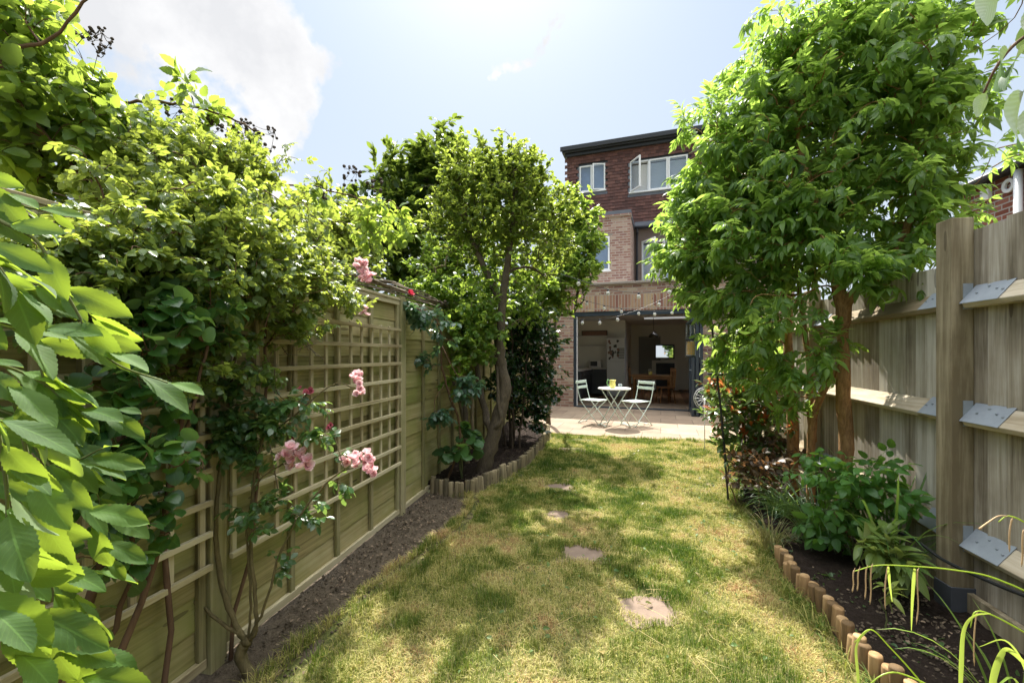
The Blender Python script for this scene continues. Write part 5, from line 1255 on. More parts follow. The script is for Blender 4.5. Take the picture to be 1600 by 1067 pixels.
# dead vine sticks along the top of the lap fence
DEAD = m_bark('dead_stem', (.11, .08, .055), (.30, .25, .19), 8, .5)
r = thing('dead_vine', 'bundle of bare dead vine stems along the top of the lap fence', 'dead vine', (-1.7, 3.6, 1.86))
q = QB()
for k in range(9):
    y0 = 1.8+rnd.uniform(0, 1.6); pts = [np.array([LX+rnd.uniform(-.03, .05), y0+j*.42, 1.85+rnd.uniform(.0, .05)+.01*k]) for j in range(8)]
    q.tube(smooth_path(pts, 4), rnd.uniform(.004, .009), 5)
q.build('stems', DEAD, r, smooth=True)
r = thing('dead_rose_twigs', 'tangle of bare brown twigs on the upper trellis', 'dead twigs', tuple(P(440, 540, 2.3)))
q = QB(); g = np.random.default_rng(4)
for k in range(34):
    c = P(g.uniform(395, 480), g.uniform(495, 560), g.uniform(2.3, 2.45)); d = g.normal(size=3)*[.3, .3, .15]; d = d/np.linalg.norm(d)*g.uniform(.05, .13)
    q.tube([c-d, c+g.normal(size=3)*.008, c+d], [.0022, .0018, .001], 4)
for k in range(6):
    c = P(260+k*24, 560+g.uniform(-60, 60), 2.0); q.tube(smooth_path([c, c+[.0, .1, -.15], c+[.02, .15, -.4], c+[.0, .22, -.62]], 4), .003, 5)
q.build('stems', DEAD, r, smooth=True)
# ------------------------------------------------------------------ big leaved branch close to the camera, left
bigs = [leaf_tpl(.37, 26, .80, .75, .22, .22, .05, 3, .10, .035, (s-2)*.12, s+90) for s in range(5)]
BIG = m_leaf('broad_serrate_leaf', (.018, .062, .014), (.09, .19, .022), .46, (.22, .29, .15), .68, (.50, .68, .06), .12, 11, spec=.35, spots=.8, vb=.14)
g = np.random.default_rng(61)
root = thing('overhanging_branch', 'long stems of big serrated leaves close by at the far left', 'shrub', (-.75, -.25, 0))
qs = QB(); ql = QB()
strands = [([(-70, 300), (0, 345), (60, 380), (110, 470), (170, 560), (262, 598)], .78, 7), ([(-80, 470), (0, 508), (60, 515), (130, 520), (175, 545)], .80, 6),
           ([(-60, 560), (10, 600), (40, 700), (60, 800), (95, 990)], .70, 11), ([(-90, 250), (-20, 285), (30, 320), (80, 330)], .80, 6), ([(-60, 660), (20, 660), (70, 720), (130, 800), (165, 870)], .82, 9),
           ([(-90, 800), (-20, 860), (30, 930), (90, 1010), (130, 1080)], .66, 9), ([(-60, 900), (0, 980), (40, 1060), (60, 1130)], .6, 7), ([(-80, 400), (-10, 440), (40, 500), (70, 600), (90, 700)], .9, 10),
           ([(-90, 700), (-30, 760), (0, 860), (20, 960)], .75, 9), ([(20, 620), (60, 690), (110, 720), (160, 700)], .95, 7), ([(-80, 560), (0, 570), (70, 600), (120, 640), (180, 640)], .92, 8), ([(0, 740), (60, 830), (110, 930), (140, 1040)], .9, 9),
           ([(-90, 340), (-40, 380), (0, 420), (30, 470)], .7, 6), ([(-60, 620), (30, 650), (90, 660), (140, 740), (170, 830)], 1.0, 9), ([(-60, 420), (40, 440), (100, 460), (150, 500)], .95, 8), ([(-30, 830), (50, 880), (110, 960), (150, 1060)], 1.0, 9), ([(-60, 600), (-10, 660), (10, 760), (10, 860)], .62, 7)]
src = np.array([-.78, -.2, .95])
for pts, z, n in strands:
    Wp = smooth_path([P(x, y, z+.02*i) for i, (x, y) in enumerate(pts)], 6); root_pts = np.vstack([src+g.normal(size=3)*.04, (src+Wp[0])/2+[0, 0, .1], Wp])
    qs.tube(smooth_path(root_pts, 2), np.linspace(.0045, .0016, len(smooth_path(root_pts, 2))), 6)
    s = np.concatenate([[0], np.cumsum(np.linalg.norm(np.diff(Wp, axis=0), axis=1))]); L = s[-1]
    n = int(n*1.25); ss = np.linspace(.02, L, n)
    for i, si in enumerate(ss):
        p = np.array([np.interp(si, s, Wp[:, k]) for k in range(3)]); p2 = np.array([np.interp(min(si+.02, L), s, Wp[:, k]) for k in range(3)])
        td = unit(p2-p) if i < n-1 else unit(Wp[-1]-Wp[-2])
        sg = 1 if i % 2 else -1
        d = td*.5+VR*(.55+.25*g.random())+np.array([0, 0, 1])*(sg*.36-.30)+VF*g.uniform(-.35, .35)+g.normal(size=3)*.12
        nr = np.array([0, 0, 1.])*.8-VF*g.uniform(-.2, 1.1)+g.normal(size=3)*.35
        tp_ = bigs[g.integers(0, 5)]; size = g.uniform(.075, .14)*(1 if i < n-1 else .55)
        ql.inst(tp_, [p], unit(d)[None], unit(nr)[None], size, [g.uniform(0, 1)])
qs.build('stems', STEMG, root, smooth=True); ql.build('foliage', BIG, root, smooth=True)

# ------------------------------------------------------------------ leaves close to the camera, top right
ovs = [leaf_tpl(.5, 22, .6, .75, .18, .28, .02, 3, .12, .02, .15*s, s+95) for s in range(3)]
OVE = m_leaf('overhanging_leaf', (.02, .06, .012), (.06, .13, .025), .2, (.46, .48, .38), .4, (.30, .50, .08), .16, 10)
root = thing('apple_branch', 'blurry apple twig with broad leaves hanging in at the top right', 'tree branch', tuple(P(1680, 60, .7)))
q = QB(); B1 = smooth_path([P(1760, 20, .8), P(1660, 30, .75), P(1598, 60, .72), P(1560, 100, .72), P(1535, 150, .74)], 5); B2 = smooth_path([P(1700, -40, .75), P(1620, -20, .7), P(1570, -25, .68)], 5); B3 = smooth_path([P(1700, 120, .7), P(1640, 110, .68), P(1605, 120, .66)], 5)
for B in (B1, B2, B3): q.tube(B, np.linspace(.004, .0016, len(B)), 6)
q.build('twig', STEMR, root, smooth=True)
q = QB()
def big(px, py, z, dx, dy, dz, nz, size, tint, k):
    d = VR*dx-np.array([0, 0, 1])*dy+VF*dz; nr = VR*nz[0]+np.array([0, 0, 1])*nz[1]+VF*nz[2]
    q.inst(ovs[k], [P(px, py, z)], unit(d)[None], unit(np.array(nr))[None], size, [tint])
big(1566, -25, .68, -.55, .85, .1, (-.5, -.5, .9), .085, .5, 0)
big(1580, 70, .70, -.55, .75, -.1, (-.5, .4, .8), .105, .7, 1)
big(1612, 66, .66, -.55, .60, .1, (-.6, .5, .6), .085, .2, 2)
big(1606, 130, .64, -.45, .9, .0, (-.6, -.3, .8), .120, .9, 0)
big(1600, 28, .72, .4, .7, .1, (.1, .6, .7), .08, .3, 1)
big(1625, 150, .7, -.1, .9, .1, (.2, .5, .8), .10, .4, 2)
big(1630, -10, .7, -.1, .8, .1, (.2, .5, .8), .09, .4, 1)
big(1545, 140, .73, -.3, .7, .2, (.3, .6, .8), .05, .6, 2)
q.build('leaves', OVE, root, smooth=True)
# elder side sprays beyond the fence
sp = thing('elder_shoot', 'thin elder shoot with narrow leaves above the plank fence post', 'tree branch', tuple(P(1455, 330, 2.9)))
q = QB(); ql = QB(); g = np.random.default_rng(7); chs = []
for pts in ([(1455, 330), (1500, 322), (1545, 312)], [(1460, 350), (1500, 338), (1530, 330)], [(1560, 232), (1585, 226), (1610, 222)], [(1550, 262), (1575, 248), (1600, 240)], [(1440, 352), (1480, 350), (1520, 345)]):
    c = smooth_path([P(x, y, 2.8+.05*i) for i, (x, y) in enumerate(pts)], 4); q.tube(c, .004, 5); chs.append(c)
    chs.append(c[:-2]+g.normal(size=3)*.01)
q.build('twig', BARK_O, sp, smooth=True)
leaves_on(ql, chs, eldc[:3], g, 7, .13, span=.9, updir=.2, out=.9, rand=.35, tint=(.4, 1)); ql.build('leaves', ELD, sp, smooth=True)

# ------------------------------------------------------------------ right border planting
strap = leaf_tpl(.045, 9, .25, .55, .6, 1.0, 0, 1, 0, 0, 0, 0)
def strap_tpl(W_, bend, n=9, seed=0):
    """arching strap leaf: rises then bends over"""
    V = []; U = []; F = []; r_ = np.random.default_rng(seed); x = y = 0.0; ang = pi/2-.15
    pts = []
    for i in range(n+1):
        t = i/n; pts.append((y, x)); ang -= bend*(0.25+t)*1.3/n; x += sin(ang)/n; y += cos(ang)/n
    for i, (yy, zz) in enumerate(pts):
        t = i/n; w = W_/2*(min(1, .55+t*2))*(1-t)**.5+.0005
        for u in (-1, 0, 1): V.append([u*w, yy, zz+abs(u)*w*.5]); U.append([.5+.3*u, t*.1])
    for i in range(n):
        for j in (0, 1): F.append([i*3+j, i*3+j+1, (i+1)*3+j+1, (i+1)*3+j])
    return np.array(V), np.array(U), np.array(F)
SEDGE = m_leaf('sedge_leaf', (.02, .065, .018), (.075, .15, .045), .3, None, .35, (.4, .62, .1), .0, spec=.6)
def tuft(name, label, base, n, h, Wd, spread=.05, mat=None, seed=0, bend=(1.2, 2.6), cat='grass clump', dirb=None, group=None):
    g = np.random.default_rng(seed); q = QB(); tp_ = [strap_tpl(Wd/h, b_, 9, i) for i, b_ in enumerate(np.linspace(*bend, 5))]
    a = g.random(n)*2*pi; p = np.array(base)+np.stack([np.cos(a), np.sin(a), 0*a], 1)*spread*g.random(n)[:, None]
    d = np.stack([np.cos(a), np.sin(a), g.normal(size=n)*.1], 1)
    if dirb is not None: d = unit(d+np.array(dirb))
    k = g.integers(0, 5, n)
    for i in range(5):
        m = k == i
        if m.any(): q.inst(tp_[i], p[m], unit(d[m]), np.tile([0, 0, 1.], (m.sum(), 1))+g.normal(size=(m.sum(), 3))*.1, h*g.uniform(.6, 1.1, m.sum()), g.uniform(.1, .9, m.sum()))
    o = q.build(name, mat or SEDGE, loc=tuple(base), label=label, cat=cat, smooth=True, group=group)
    return o
def gp_(px, py, z): p = P(px, py, z); p[2] = .03; return p
PSE0 = m_leaf('corner_blade', (.10, .19, .03), (.26, .36, .06), .42, None, .4, (.6, .8, .12), 0)
tuft('sedge_clump', 'dark arching sedge clump at the foot of the elder', gp_(1275, 780, 2.95), 170, .62, .011, .07, seed=1)
tuft('crocosmia_clump', 'upright strappy leaves leaning on the fence left of the post', gp_(1392, 700, 2.5), 34, .85, .016, .05, m_leaf('crocosmia_leaf', (.03, .09, .02), (.10, .20, .04), .4, None, .4, (.45, .7, .1), 0), 2, (.5, 1.8))
tuft('daylily_clump', 'pale green strap leaved clump halfway along the border edge', gp_(1215, 760, 3.5), 90, .42, .014, .08, seed=3)
tuft('corner_sedge_clump', 'broad bladed sedge clump at the fence foot in the bottom right corner', gp_(1590, 1150, 1.5), 34, .5, .014, .06, PSE0, seed=9, bend=(.8, 2.2))
tuft('spent_grass_clump', 'yellowing grass clump spilling over the log edging', gp_(1205, 835, 3.0), 130, .3, .006, .1, m_leaf('dry_blade', (.10, .12, .03), (.34, .30, .13), .3, None, .6, (.6, .55, .2), 0), 4)
# tall single grass stems by the post
# shrubs
ph = [leaf_tpl(.40, 4, .7, .8, .22, .3, 0, 1, .1, 0, 0, s+100) for s in range(3)]
b = gp_(1160, 690, 4.3)
S = [limb([b+[dx, dy, -.05], b+[dx*1.3, dy, .4], b+[dx*1.6, dy, .8]], .012, .006, 4, .01) for dx, dy in ((-.10, .1), (.1, 0), (.0, -.1), (.15, .2))]
PHM = m_leaf('photinia_leaf', (.035, .085, .022), (.13, .22, .06), .34, None, .28, (.42, .6, .12), .08, spec=.65)
blobs = [cblob(1140, 640, 4.2, 45, 40, .3), cblob(1190, 620, 4.2, 50, 40, .3), cblob(1160, 590, 4.4, 45, 30, .3, .8), cblob(1150, 700, 4.1, 40, 35, .25, .7), cblob(1200, 690, 4.0, 40, 40, .25, .7), cblob(1120, 620, 4.4, 20, 30, .2, .5)]
r, ch, g = plant('photinia_shrub', 'glossy shrub with orange red young leaves beside the feeder pole', 'shrub', tuple(b), S, blobs, 300, ph, PHM, STEMR, per=7, size=.10, seed=41, updir=.2, out=.8, rand=.4, extent=.22, crown='foliage', trunk='stems')
q = QB(); leaves_on(q, [c for c in ch if (c[-1][2] > .62 or g.random() < .12)][::2], ph, g, 6, .085, span=.3, updir=.4, out=.6, rand=.4, tint=(.1, 1))
q.build('young_leaves', m_leaf('red_leaf', (.32, .05, .02), (.62, .20, .05), .42, None, .35, (.85, .30, .08), .06), r, smooth=True, label='orange red young leaves at the shoot tips')
b = gp_(1175, 640, 5.6)
S = [limb([b, b+[0, 0, .7], b+[-.2, 0, 1.3]], .02, .008, 4, .01), limb([b, b+[.2, 0, .7], b+[.4, 0, 1.4]], .02, .008, 4, .01)]
plant('lime_hydrangea', 'lime green shrub in the sun against the brick corner', 'shrub', tuple(b), S, [cblob(1140, 545, 5.6, 32, 22, .3), cblob(1190, 530, 5.6, 40, 35, .3), cblob(1130, 580, 5.5, 28, 22, .3), cblob(1180, 580, 5.5, 45, 30, .3), cblob(1125, 520, 5.7, 14, 14, .2, .4)], 330, hz, m_leaf('lime_leaf', (.10, .19, .03), (.26, .34, .07), .45, None, .5, (.7, .85, .2), .08), STEMG, per=7, size=.085, seed=43, updir=.3, out=.8, rand=.4, extent=.22, crown='foliage', trunk='stems')
b = gp_(1180, 740, 3.7)
S = [limb([b+[dx, dy, -.03], b+[dx*2, dy, .25]], .008, .004, 4, .006) for dx, dy in ((-.1, .1), (.1, 0), (.0, -.1))]
plant('heuchera_plant', 'low dark reddish leaved plant under the photinia', 'plant', tuple(b), S, [cblob(1180, 730, 3.7, 45, 28, .3), cblob(1210, 700, 3.9, 40, 30, .25)], 130, hz, m_leaf('heuchera_leaf', (.035, .03, .015), (.14, .10, .05), .3, None, .4, (.5, .25, .1), .08), STEMR, per=5, size=.07, seed=45, updir=.2, out=.9, rand=.5, extent=.15, crown='foliage', trunk='stems')
# bramble seedlings / hydrangea by the elder foot
b = gp_(1320, 800, 2.75)
S = [limb([b+[dx, dy, -.03], b+[dx*1.5, dy, .3], b+[dx*2.5, dy*1.5, .55]], .006, .003, 4, .008) for dx, dy in ((-.1, .1), (.12, 0), (.0, -.1), (.05, .1))]
plant('young_bramble', 'fresh green three lobed bramble shoots in front of the elder trunk', 'bramble', tuple(b), S, [cblob(1315, 735, 2.7, 50, 30, .15), cblob(1375, 730, 2.6, 35, 30, .12, .7), cblob(1320, 790, 2.7, 45, 30, .15, .8), cblob(1290, 830, 2.75, 40, 22, .12, .6), cblob(1395, 780, 2.5, 25, 30, .1, .4)], 70, brc[:3], m_leaf('young_bramble_leaf', (.03, .10, .02), (.09, .22, .04), .42, None, .45, (.42, .75, .1), .12), STEMG, per=4, size=.11, seed=47, updir=.1, out=.9, rand=.4, extent=.16, crown='foliage', trunk='stems')
# peony-like yellow green plant by the post
b = gp_(1385, 900, 2.35)
lz = [leaf_tpl(.34, 7, .75, .9, .3, .5, 0, 1, .08, 0, 0, s+110) for s in range(3)]
S = [limb([b+[dx, dy, -.03], b+[dx*1.5, dy, .12], b+[dx*2.5, dy*1.5, .25]], .006, .004, 4, .004) for dx, dy in ((-.05, .03), (.06, 0), (.0, -.05))]
plant('hellebore', 'yellow green hellebore beside the foot of the fence post', 'plant', tuple(b), S, [cblob(1375, 845, 2.3, 35, 18, .1), cblob(1400, 870, 2.3, 30, 18, .1, .8), cblob(1345, 860, 2.3, 20, 10, .06, .4)], 26, lz, m_leaf('hellebore_leaf', (.05, .12, .03), (.20, .26, .06), .38, (.3, .34, .15), .4, (.6, .72, .15), .1), STEMG, per=6, size=.12, seed=49, updir=.1, out=1.0, rand=.3, extent=.1, crown='foliage', trunk='stems')
b = gp_(1385, 960, 2.05)
plant('lily_seedling', 'small drooping yellow green seedling alone in the bare border soil', 'plant', tuple(b), [limb([b, b+[0, 0, .10], b+[-.03, 0, .17]], .004, .003, 4, .002)], [cblob(1385, 915, 2.03, 14, 7, .03)], 4, lz, m_leaf('seedling_leaf', (.10, .20, .03), (.34, .34, .09), .42, None, .4, (.6, .75, .15), .1), STEMG, per=4, size=.085, seed=50, updir=-.3, out=1.0, rand=.3, extent=.05, crown='foliage', trunk='stems')
# pendulous sedge arching in from the lower right
PSE = m_leaf('pendulous_sedge', (.16, .26, .03), (.42, .50, .08), .45, None, .35, (.72, .9, .15), 0)
CAT = m_plain('catkin', (.42, .28, .15), .8, 0, .3, 60, .4)
root = thing('pendulous_sedge', 'arching sedge stems with hanging catkins over the border at lower right', 'sedge', tuple(gp_(1640, 1080, 1.35)))
q = QB(); qc = QB()
def arc(pts, z, r0=.003, r1=.0014):
    c = smooth_path([P(x, y, z) if len((x, y)) == 2 else None for x, y in pts], 6); q.tube(c, np.linspace(r0, r1, len(c)), 5, .8); return c
arc([(1720, 1060), (1640, 950), (1560, 905), (1490, 890), (1420, 884), (1370, 883), (1335, 892)], 1.35)
arc([(1470, 1120), (1440, 1067), (1390, 1010), (1360, 983), (1335, 1003)], 1.3)
arc([(1520, 1110), (1430, 1060), (1380, 1053), (1330, 1100)], 1.25)
arc([(1720, 900), (1650, 850), (1600, 815), (1575, 806), (1560, 815)], 1.2)
arc([(1640, 1010), (1560, 965), (1525, 955), (1516, 980)], 1.35)
def catkin(px, py, py2, z, dx=3):
    b_ = rnd.uniform(-3, 3); c = smooth_path([P(px+4, py-5, z), P(px+1.5, py+2, z), P(px+b_*.6, (py*2+py2)/3, z), P(px+b_, (py+py2*2)/3, z), P(px+b_*.3-1, py2, z)], 8)
    r_ = .0015+.0006*np.abs(np.sin(np.arange(len(c))*1.7)); r_[:5] = .0007; r_[-2:] = .0007; qc.tube(c, r_, 7, rnd.random())
for px, py, py2 in ((1332, 892, 925), (1340, 890, 923), (1352, 888, 936), (1360, 885, 944), (1385, 887, 952)): catkin(px, py, py2, 1.35)
catkin(1524, 960, 1040, 1.35); catkin(1432, 892, 975, 1.34)
catkin(1579, 812, 862, 1.2); catkin(1597, 830, 885, 1.2)
c = smooth_path([P(1575, 806, 1.2), P(1560, 806, 1.2), P(1545, 815, 1.2), P(1530, 826, 1.2)], 5); qc.tube(c, np.linspace(.0012, .0024, len(c)), 7, .9)
q.build('stems', PSE, root, smooth=True); qc.build('catkins', CAT, root, smooth=True)
q = QB()
def ribbon(pts, z, w):
    c = smooth_path([P(x, y, z+.01*i) for i, (x, y) in enumerate(pts)], 6); n = len(c); V = []; U = []
    for i, p in enumerate(c):
        t = i/(n-1); ww = w*min(1, .5+t*2)*max(1-t, .02)**.5; td = unit(c[min(i+1, n-1)]-c[max(i-1, 0)]); s_ = unit(np.cross(td, VF*.8+VR*.3))
        V += [p-s_*ww/2, p+VF*.15*ww, p+s_*ww/2]; U += [[.3, 0], [.5, 0], [.7, 0]]
    F = [[i*3+j, i*3+j+1, i*3+j+4, i*3+j+3] for i in range(n-1) for j in (0, 1)]
    q.raw(V, F, U, rnd.random())
ribbon([(1500, 1110), (1502, 1040), (1506, 985), (1522, 962), (1548, 958)], 1.3, .014)
ribbon([(1545, 1120), (1552, 1060), (1565, 1022), (1578, 1016), (1610, 1045), (1650, 1090)], 1.2, .02)
ribbon([(1429, 888), (1427, 915), (1425, 950), (1424, 985)], 1.34, .011)
ribbon([(1388, 885), (1390, 910), (1394, 940)], 1.34, .009)
ribbon([(1345, 1110), (1340, 1050), (1338, 1010), (1350, 990), (1362, 982)], 1.3, .009)
ribbon([(1620, 1120), (1600, 1040), (1570, 1000), (1530, 1010)], 1.25, .008)
q.build('blades', PSE, root, smooth=True)
# low ground cover along both borders
GC = m_leaf('ground_cover_leaf', (.02, .06, .015), (.08, .15, .04), .3, None, .45, (.35, .55, .1), 0)
def scatter_small(name, label, poly, n, tpl, mat, size, up=.5, seed=0, zh=.03, kind='stuff', flat=.0, tint=(.1, .9)):
    g = np.random.default_rng(seed); xs = [p[0] for p in poly]; ys = [p[1] for p in poly]
    x = g.uniform(min(xs), max(xs), n*4); y = g.uniform(min(ys), max(ys), n*4); m = inpoly(x, y, poly) & (vnoise(x, y, .16, seed+3) > .42); x, y = x[m][:n], y[m][:n]; k = len(x)
    q = QB(); d = g.normal(size=(k, 3)); d[:, 2] = up+.3*g.normal(size=k); nr = np.tile([0, 0, 1.], (k, 1))+g.normal(size=(k, 3))*(.5-flat)
    q.inst(tpl, np.stack([x, y, np.full(k, zh)+.02*g.random(k)], 1), unit(d), unit(nr), size*g.uniform(.5, 1.2, k), g.uniform(*tint, k)); return q.build(name, mat, kind=kind, label=label)
rbx = [p for p in RE[:5]]+[(1.75, 2.9), (1.9, 4.4), (2.1, 5.5)]
scatter_small('ground_cover', 'low leafy ground cover under the elder', rbx, 2600, hz[0], GC, .04, .5, 3, .04)
scatter_small('weeds', 'small weed leaves in the bare border soil', RE[4:]+[(1.7, 0), (1.7, 2.8)], 130, hz[1], GC, .03, .3, 5, .05)
LIT = m_plain('leaf_litter', (.20, .145, .095), .9, 0, .5, 30, .4)
lt = leaf_tpl(.6, 3, .6, .8, .3, .3)
lb2 = [tuple(p) for p in lb]
scatter_small('leaf_litter', 'dry brown leaf litter along the foot of the trellis', BED1[1:], 900, lt, LIT, .022, .0, 7, .008, tint=(0, 1))
scatter_small('dry_leaves', 'fallen leaves and chips on the right border', RE[3:]+[(1.7, 0), (1.7, 2.8)], 420, lt, LIT, .018, .0, 8, .055)
scatter_small('bark_chips', 'dark bark chips on the log edged bed', lb2, 900, lt, m_plain('bark_chip', (.09, .06, .042), .9, 0, .6, 30, .4), .026, .0, 9, .095)

g = np.random.default_rng(91); q = QB(); fl = leaf_tpl(.5, 4, .6, .8, .35, .4); n = 90
x = g.uniform(-1.2, 1.7, n*3); y = g.uniform(1.1, 6.5, n*3); m = inpoly(x, y, LAWN); x, y = x[m][:n], y[m][:n]; k = len(x)
c = G(1008, 952); x[0], y[0] = c[0], c[1]
q.inst(fl, np.stack([x, y, np.full(k, .038)], 1), unit(g.normal(size=(k, 3))*[1, 1, .15]), np.tile([0, 0, 1.], (k, 1))+g.normal(size=(k, 3))*.4, g.uniform(.025, .055, k), g.random(k))
q.build('fallen_leaves', m_leaf('fallen_leaf', (.05, .08, .02), (.34, .24, .08), .25, None, .5, (.5, .5, .12), .08), kind='stuff', label='green and yellow fallen leaves on the lawn')
# soil crumbs
q = QB(); g = np.random.default_rng(17); cr = QB(); cr.lathe((0, 0, 0), [(.001, -.4), (.8, -.25), (1, .1), (.6, .55), (.001, .7)], 6)
cV, cU, cF = np.vstack(cr.V), np.vstack(cr.U), np.vstack(cr.F)
for poly, n, zh in ((BED1, 2600, .0), (RE[3:]+[(1.74, 0), (1.74, 2.9)], 2600, .05), (lb2, 1500, .09)):
    xs = [p[0] for p in poly]; ys = [p[1] for p in poly]; x = g.uniform(min(xs), max(xs), n*3); y = g.uniform(min(ys), max(ys), n*3); m = inpoly(x, y, poly); x, y = x[m][:n], y[m][:n]; k = len(x)
    q.inst((cV, cU, cF), np.stack([x, y, np.full(k, zh)+vnoise(x, y, .12, 4)*.015], 1), unit(g.normal(size=(k, 3))*[1, 1, .3]), np.tile([0, .0, 1.], (k, 1))+g.normal(size=(k, 3))*.3, .0085*g.uniform(.25, 1, k)**1.5+.0015, g.random(k))
q.build('soil_crumbs', SOIL, kind='stuff', label='loose crumbs of soil on the beds')

# ------------------------------------------------------------------ lawn grass
def m_grass():
    t = NT('grass_blade'); a = t.attr()
    col = t.ramp(a, [(.0, (.045, .095, .012)), (.28, (.10, .155, .022)), (.5, (.24, .25, .055)), (.7, (.42, .375, .13)), (.9, (.56, .475, .22)), (1., (.38, .23, .11))])
    b_ = t.bsdf(col, .6, 0, None, .25); tr = t.N('ShaderNodeBsdfTranslucent'); t.L(t.mix(1.0, col, (1.3, 1.4, .8), 'MULTIPLY'), tr.inputs[0])
    mx = t.N('ShaderNodeMixShader'); mx.inputs[0].default_value = .38; t.L(b_, mx.inputs[1]); t.L(tr.outputs[0], mx.inputs[2]); return t.done(mx.outputs[0])
GRM = m_grass()
def blades(n, ybeg, yend, hmul, wid, seed, q):
    g = np.random.default_rng(seed); x = g.uniform(-1.6, 2.7, n); y = g.uniform(ybeg, yend, n)
    ins = inpoly(x, y, LAWN); dist = polydist(x, y, LAWN); edge = vnoise(x, y, .09, 21)*.14+vnoise(x, y, .3, 22)*.10
    keep = (ins & ((dist > edge*.5) | (x > .6))) | (~ins & (dist < edge*.55) & (y < 7.2))
    for (px, py), w, d, r, lab in step_src:
        c = G(px, py); rr = np.hypot((x-c[0])/w*2, (y-c[1])/d*2); keep &= ~(rr < .80+.5*(vnoise(x, y, .05, 3)-.5))
    keep &= g.random(n) < .55+.55*vnoise(x, y, .1, 30)
    x, y, dist = x[keep], y[keep], dist[keep]; k = len(x)
    dry = vnoise(x, y, .5, 11)*.3+vnoise(x, y, .17, 12)*.4+vnoise(x, y, .06, 13)*.3
    wd = 1-np.clip((x+.2)/1.2, 0, 1)                       # the shadier left side stays greener
    tint = np.clip((dry-.5)*1.5+.66-.17*wd*(y > 2.2)+g.normal(size=k)*.15, 0, 1)
    green = tint < .45
    clump = vnoise(x, y, .13, 14)
    h = hmul*(.016+.030*clump+.014*g.random(k))*np.where(green, 1.1, .8)
    edgeb = (dist < .1); h *= np.where(edgeb, 1.5, 1)
    a = g.random(k)*2*pi; lean = np.where(green, .5, 1.2)*(.3+.9*g.random(k))
    fx, fy = np.cos(a), np.sin(a); w = wid*(.6+.7*g.random(k))
    zb = .004+.012*vnoise(x, y, .3, 8)
    sx, sy = -fy*w/2, fx*w/2
    V = np.zeros((k, 6, 3)); b0 = np.stack([x, y, zb-.002], 1)
    m1 = b0+np.stack([fx*h*lean*.3, fy*h*lean*.3, h*.62], 1); m2 = b0+np.stack([fx*h*lean, fy*h*lean, h*(1.05-.3*np.minimum(lean, 1.5))], 1)
    s3 = np.stack([sx, sy, 0*sx], 1)
    V[:, 0] = b0-s3; V[:, 1] = b0+s3; V[:, 2] = m1+s3*.8; V[:, 3] = m1-s3*.8; V[:, 4] = m2+s3*.12; V[:, 5] = m2-s3*.12
    F = np.array([[0, 1, 2, 3], [3, 2, 4, 5]])[None]+(np.arange(k)*6)[:, None, None]
    q.raw(V.reshape(-1, 3), F.reshape(-1, 4), None, np.repeat(tint, 6))
q = QB()
blades(150000, .9, 2.6, 1.0, .0028, 1, q); blades(150000, 2.6, 4.3, 1.0, .0036, 2, q); blades(120000, 4.3, 7.3, 1.0, .005, 3, q)
q.build('grass', GRM, kind='stuff', label='patchy half dry lawn grass')
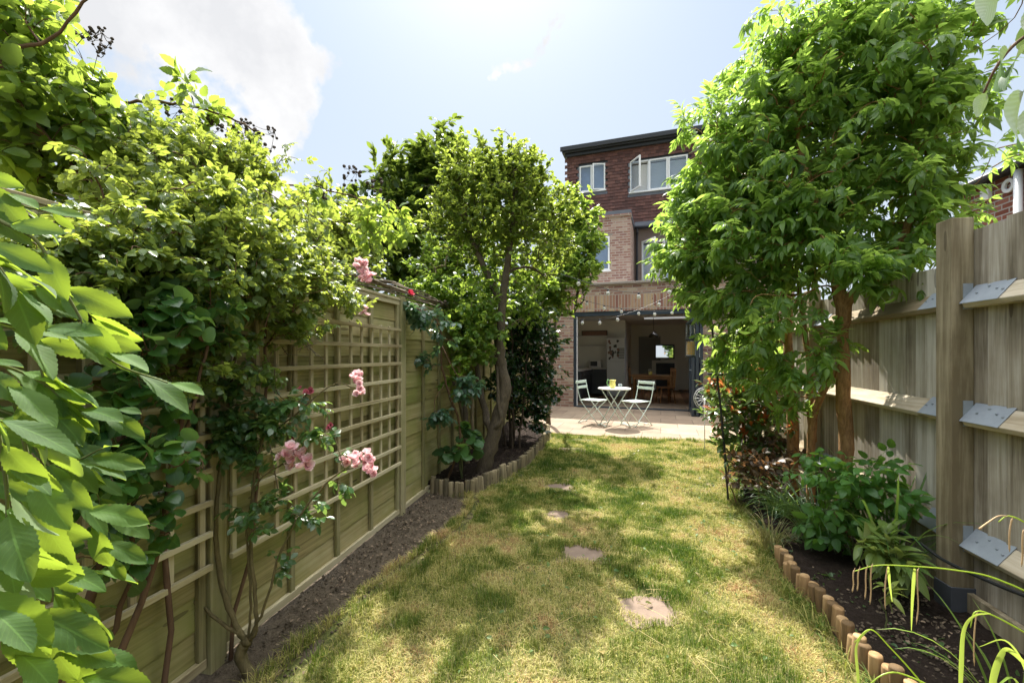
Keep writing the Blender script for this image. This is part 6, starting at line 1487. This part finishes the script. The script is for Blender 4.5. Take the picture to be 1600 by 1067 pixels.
# long loose blades and straws
g = np.random.default_rng(77); q = QB()
tp_ = [strap_tpl(.035, b_, 5, i) for i, b_ in enumerate((1.6, 2.2, 2.8))]
n = 2600; x = g.uniform(-1.6, 2., n); y = g.uniform(1, 5, n); m = inpoly(x, y, LAWN) & ((vnoise(x, y, .25, 40) > .6) | (polydist(x, y, LAWN) < .09)); x, y = x[m], y[m]; k = len(x)
for i in range(3):
    s_ = np.arange(k) % 3 == i; ks = s_.sum(); a = g.random(ks)*6.28
    q.inst(tp_[i], np.stack([x[s_], y[s_], np.full(ks, .005)], 1), np.stack([np.cos(a), np.sin(a), 0*a], 1), np.tile([0, 0, 1.], (ks, 1)), g.uniform(.06, .13, ks), g.uniform(.1, .75, ks))
red = np.array(RE)
g2 = np.random.default_rng(5)
for poly, m0, m1, side, hh in ((RE[2:], 900, 0, -1, .15), (LE[1:8], 260, 0, 1, .08), (RE[:3], 260, 0, -1, .12)):
    L_ = np.array(smooth_path([(p[0], p[1], 0) for p in poly], 8)); k = m0; ii = g2.integers(0, len(L_)-1, k)
    t_ = g2.random(k)[:, None]; p_ = L_[ii]*(1-t_)+L_[ii+1]*t_; dr = unit(L_[ii+1]-L_[ii]); nn = np.stack([dr[:, 1], -dr[:, 0], 0*dr[:, 0]], 1)
    if nn[:, 0].mean() > 0: nn = -nn
    if side > 0: nn = -nn
    p_ = p_+nn*(.03+.10*g2.random(k)**1.5)[:, None]; p_[:, 2] = .004
    cl = vnoise(p_[:, 0], p_[:, 1], .12, 51) > .42; p_ = p_[cl]; k = len(p_)
    for i in range(3):
        s_ = np.arange(k) % 3 == i; ks = s_.sum(); a = g2.random(ks)*6.28
        q.inst(tp_[i], p_[s_], np.stack([np.cos(a), np.sin(a), 0*a], 1), np.tile([0, 0, 1.], (ks, 1)), hh*g2.uniform(.4, 1.1, ks), g2.uniform(.05, .7, ks))
for i in range(420):
    x_, y_ = g.uniform(-1.2, 1.6), g.uniform(1.2, 5)
    if not inpoly(x_, y_, LAWN): continue
    a = g.random()*6.28; L = g.uniform(.04, .15); z = g.uniform(.03, .045); c = np.array([x_, y_, z]); d = np.array([cos(a), sin(a), g.uniform(-.1, .1)])*L/2
    q.tube([c-d, c+g.normal(size=3)*.006, c+d], .0011, 3, g.uniform(.75, .95), cap=False)
q.build('long_grass', GRM, kind='stuff', label='longer grass tufts and loose straws in the lawn')
sc_ = LAWN
scatter_small('clover', 'small clover leaves dotted through the lawn', [(-.6, 1.5), (1.5, 1.5), (1.6, 5), (-.4, 5)], 260, lt, m_leaf('clover_leaf', (.03, .09, .02), (.12, .2, .04), .35, None, .5, (.45, .65, .1), 0), .03, .2, 12, .03)
